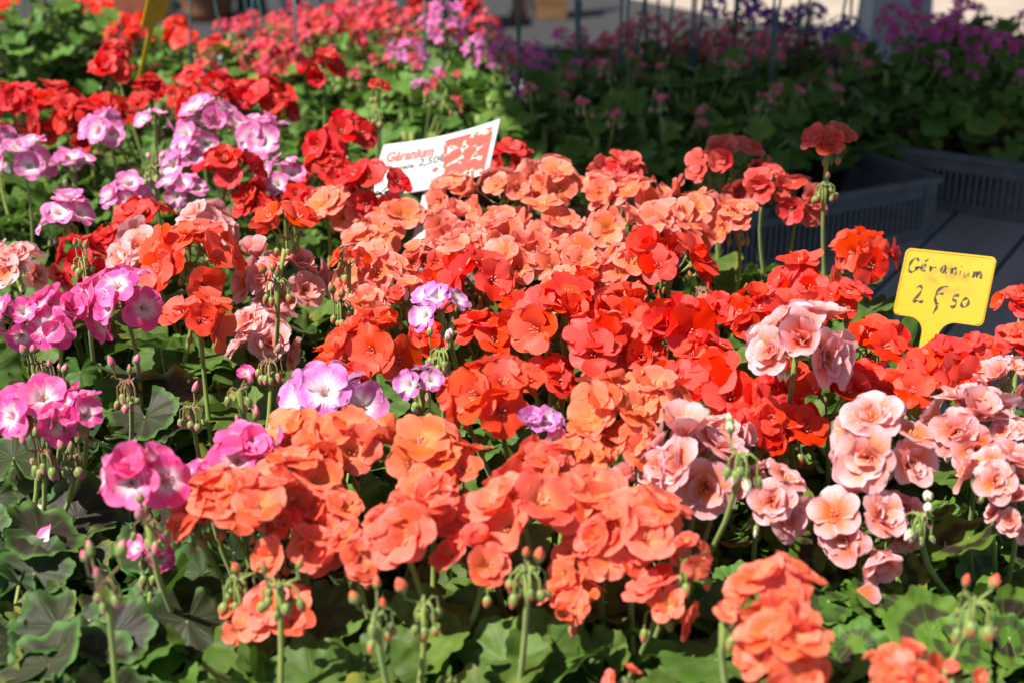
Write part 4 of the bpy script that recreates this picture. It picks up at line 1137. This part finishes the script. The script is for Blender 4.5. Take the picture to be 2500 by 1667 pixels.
# ------------------------------------------------------------------ things on the street behind
mb = MB()
mb.face([mb.vert(p) for p in ((.76, 9.3, .004), (1.38, 8.5, .004), (6, 7.2, .004), (16, 7.2, .004), (16, 32, .004), (.76, 32, .004))])
pv = put('pavement', mb.mesh('pavement', [pave])); pv['kind'] = 'structure'
def street(x, y, w, name, label, cat, build):
    d = ray(x, y); g = Vector((0, 0, CAM_Z)) + d * (-CAM_Z / d.z)
    o = empty(name, (g.x, g.y, 0)); tag(o, label, cat)
    build(o, w * K * depth(Vector((g.x, g.y, 0))) / FPX)
TERRA = plain('terracotta', (.30, .13, .06), .8, (.22, .10, .05), 9, .2, 60)
def b_planter(o, w):
    mb = MB(); r = w / 2
    mb.lathe([(.01, .004), (r * .62, .004), (r * .68, 0), (r * .74, .06), (r * .97, .30), (r * 1.06, .30), (r * 1.06, .36), (r * .94, .36), (r * .9, .30)], 28)
    put('bowl', mb.mesh('bowl', [TERRA]), o)
    mb = MB(); c = mb.vert((0, 0, .325)); rg = [mb.vert((r * .93 * math.cos(k * .3927), r * .93 * math.sin(k * .3927), .315)) for k in range(16)]
    for k in range(16): mb.face((c, rg[k], rg[(k + 1) % 16]))
    put('soil', mb.mesh('soil_disc', [MAT['soil']]), o)
def b_bucket(mat):
    def f(o, w):
        mb = MB(); r = w / 2
        mb.lathe([(.01, .004), (r * .78, .004), (r * .8, 0), (r, .34), (r * 1.06, .345), (r * 1.06, .36), (r * .95, .36), (r * .77, .02), (.01, .02)], 24)
        put('body', mb.mesh('bucket_body', [mat]), o)
        mb = MB(); mb.tube([(r * 1.02 * math.cos(a), .0, .33 - .16 * math.sin(a)) if 0 else (r * 1.03 * math.cos(a), -.08 * math.sin(a) - r * .2 * math.sin(a), .33 - .12 * math.sin(a)) for a in [math.pi * k / 12 for k in range(13)]], .004, 6)
        put('handle', mb.mesh('bucket_handle', [STEEL]), o)
    return f
def b_bollard(mat, h=.95):
    def f(o, w):
        r = w / 2; mb = MB()
        mb.lathe([(r * 1.5, 0), (r * 1.5, .04), (r * 1.02, .07), (r, .09), (r, h - .1), (r * 1.12, h - .09), (r * 1.12, h - .05), (r * .9, h - .01), (r * .3, h), (.002, h)], 20)
        put('shaft', mb.mesh('bollard_shaft', [mat]), o)
    return f
def b_box(mat, h):
    def f(o, w):
        for k in range(4):
            mb = MB(); mb.smooth = False; mb.box((0, -w * .4, h * (k + .5) / 4), (w / 2, .008, h / 8 - .004)); put('board', mb.mesh('board', [mat]), o)
            mb = MB(); mb.smooth = False; mb.box((0, w * .4, h * (k + .5) / 4), (w / 2, .008, h / 8 - .004)); put('board', mb.mesh('board', [mat]), o)
            for s in (-1, 1):
                mb = MB(); mb.smooth = False; mb.box((s * (w / 2 - .009), 0, h * (k + .5) / 4), (.008, w * .4 - .009, h / 8 - .004)); put('board', mb.mesh('board', [mat]), o)
        mb = MB(); mb.smooth = False; mb.box((0, 0, .012), (w / 2 - .02, w * .38, .01)); put('bottom', mb.mesh('bottom', [mat]), o)
    return f
NAVY = plain('navy_paint', (.012, .025, .045), .45, (.02, .035, .055), 12)
DARK = plain('dark_paint', (.012, .012, .014), .5, (.02, .02, .022), 12)
BRICK = plain('rust_paint', (.35, .10, .05), .6, (.28, .08, .04), 20)
CRW = plain('crate_wood', (.28, .15, .06), .7, (.20, .10, .04), 20, .3, 60, stretch=(.2, 1, 1))
street(480, 45, 150, 'planter', 'terracotta bowl planter on the street behind the flower rows', 'planter', b_planter)
street(385, 40, 50, 'bucket', 'white bucket beside the terracotta planter', 'bucket', b_bucket(WHITE))
street(672, 70, 50, 'bollard', 'navy street bollard behind the cherry red flowers', 'bollard', b_bollard(NAVY))
street(580, 40, 60, 'storage_box', 'dark slatted box beside the navy bollard', 'box', b_box(DARK, .4))
street(880, 45, 75, 'storage_box', 'grey slatted box behind the cherry red flowers', 'box', b_box(plain('grey_paint', (.16, .17, .18), .6), .4))
street(1030, 60, 150, 'storage_box', 'wide black slatted box behind the orchid pink flowers', 'box', b_box(DARK, .5))
street(1190, 45, 26, 'bollard', 'rust red bollard next to the white one', 'bollard', b_bollard(BRICK))
street(1213, 40, 28, 'bollard', 'thin white bollard next to the rust red one', 'bollard', b_bollard(WHITE))
street(1265, 40, 70, 'wooden_box', 'brown wooden box beside the white bollard', 'box', b_box(CRW, .4))
street(300, 20, 120, 'wooden_box', 'reddish wooden box behind the yellow tag', 'box', b_box(BRICK, .4))
# pale tapered pedestal behind the shaded plants
ped = onz(2085, 130, .78)
o = empty('pedestal', (ped.x + .02, ped.y + .25, 0)); tag(o, 'pale grey tapered pedestal rising behind the shaded plants', 'pedestal')
mb = MB(); mb.smooth = False
prev = None
for (hw, z) in ((.15, 0), (.15, .05), (.125, .06), (.06, 1.25), (.08, 1.26), (.08, 1.30)):
    cur = [mb.vert((sx * hw, sy * hw, z)) for sx, sy in ((-1, -1), (1, -1), (1, 1), (-1, 1))]
    if prev:
        for k in range(4): mb.face((prev[k], prev[(k + 1) % 4], cur[(k + 1) % 4], cur[k]))
    prev = cur
mb.face(prev)
put('column', mb.mesh('column', [plain('pale_plaster', (.50, .52, .54), .8, (.44, .46, .48), 6, .2, 60)]), o)

# ------------------------------------------------------------------ loose petals on the leaves
bpy.context.view_layer.update()
dg = bpy.context.evaluated_depsgraph_get()
loose = {}
for k, (x, y, var) in enumerate([(915,1408,'coral'),(1000,1440,'coral'),(760,1500,'coral'),(1390,1470,'coral'),(1700,1330,'coral'),(2150,1420,'blush'),(1960,1400,'blush'),(120,1290,'pink'),(210,1450,'pink'),(1560,1500,'coral'),(90,1150,'pink'),(2280,1420,'blush')]):
    g = onz(x, y, .93)
    hit, loc, nrm, idx, ob, _ = SC.ray_cast(dg, Vector((g.x, g.y, 1.25)), Vector((0, 0, -1)), distance=.5)
    if not hit or not ob.name.startswith('leaf'): continue
    if var not in loose:
        rnd = random.Random(4); mb = MB(); c = mb.vert((0, 0, .0))
        petal(mb, c, 0, 1.0, .48, R(75), R(92), .22, .08, rnd)
        loose[var] = mb.mesh('loose_petal', [V[var]['petal']])
    if nrm.z < 0: nrm = -nrm
    o = put('loose_petal', loose[var])
    o.matrix_world = Matrix.LocRotScale(loc + nrm * .0012, Vector((0, 0, 1)).rotation_difference(nrm) @ Quaternion((0, 0, 1), k * 2.1), (.021,) * 3)
    tag(o, {'coral': 'loose coral petal fallen on a green leaf', 'blush': 'loose blush pink petal fallen on a ring marked leaf', 'pink': 'loose hot pink petal fallen on a dark zoned leaf'}[var], 'petal', 'fallen petals')
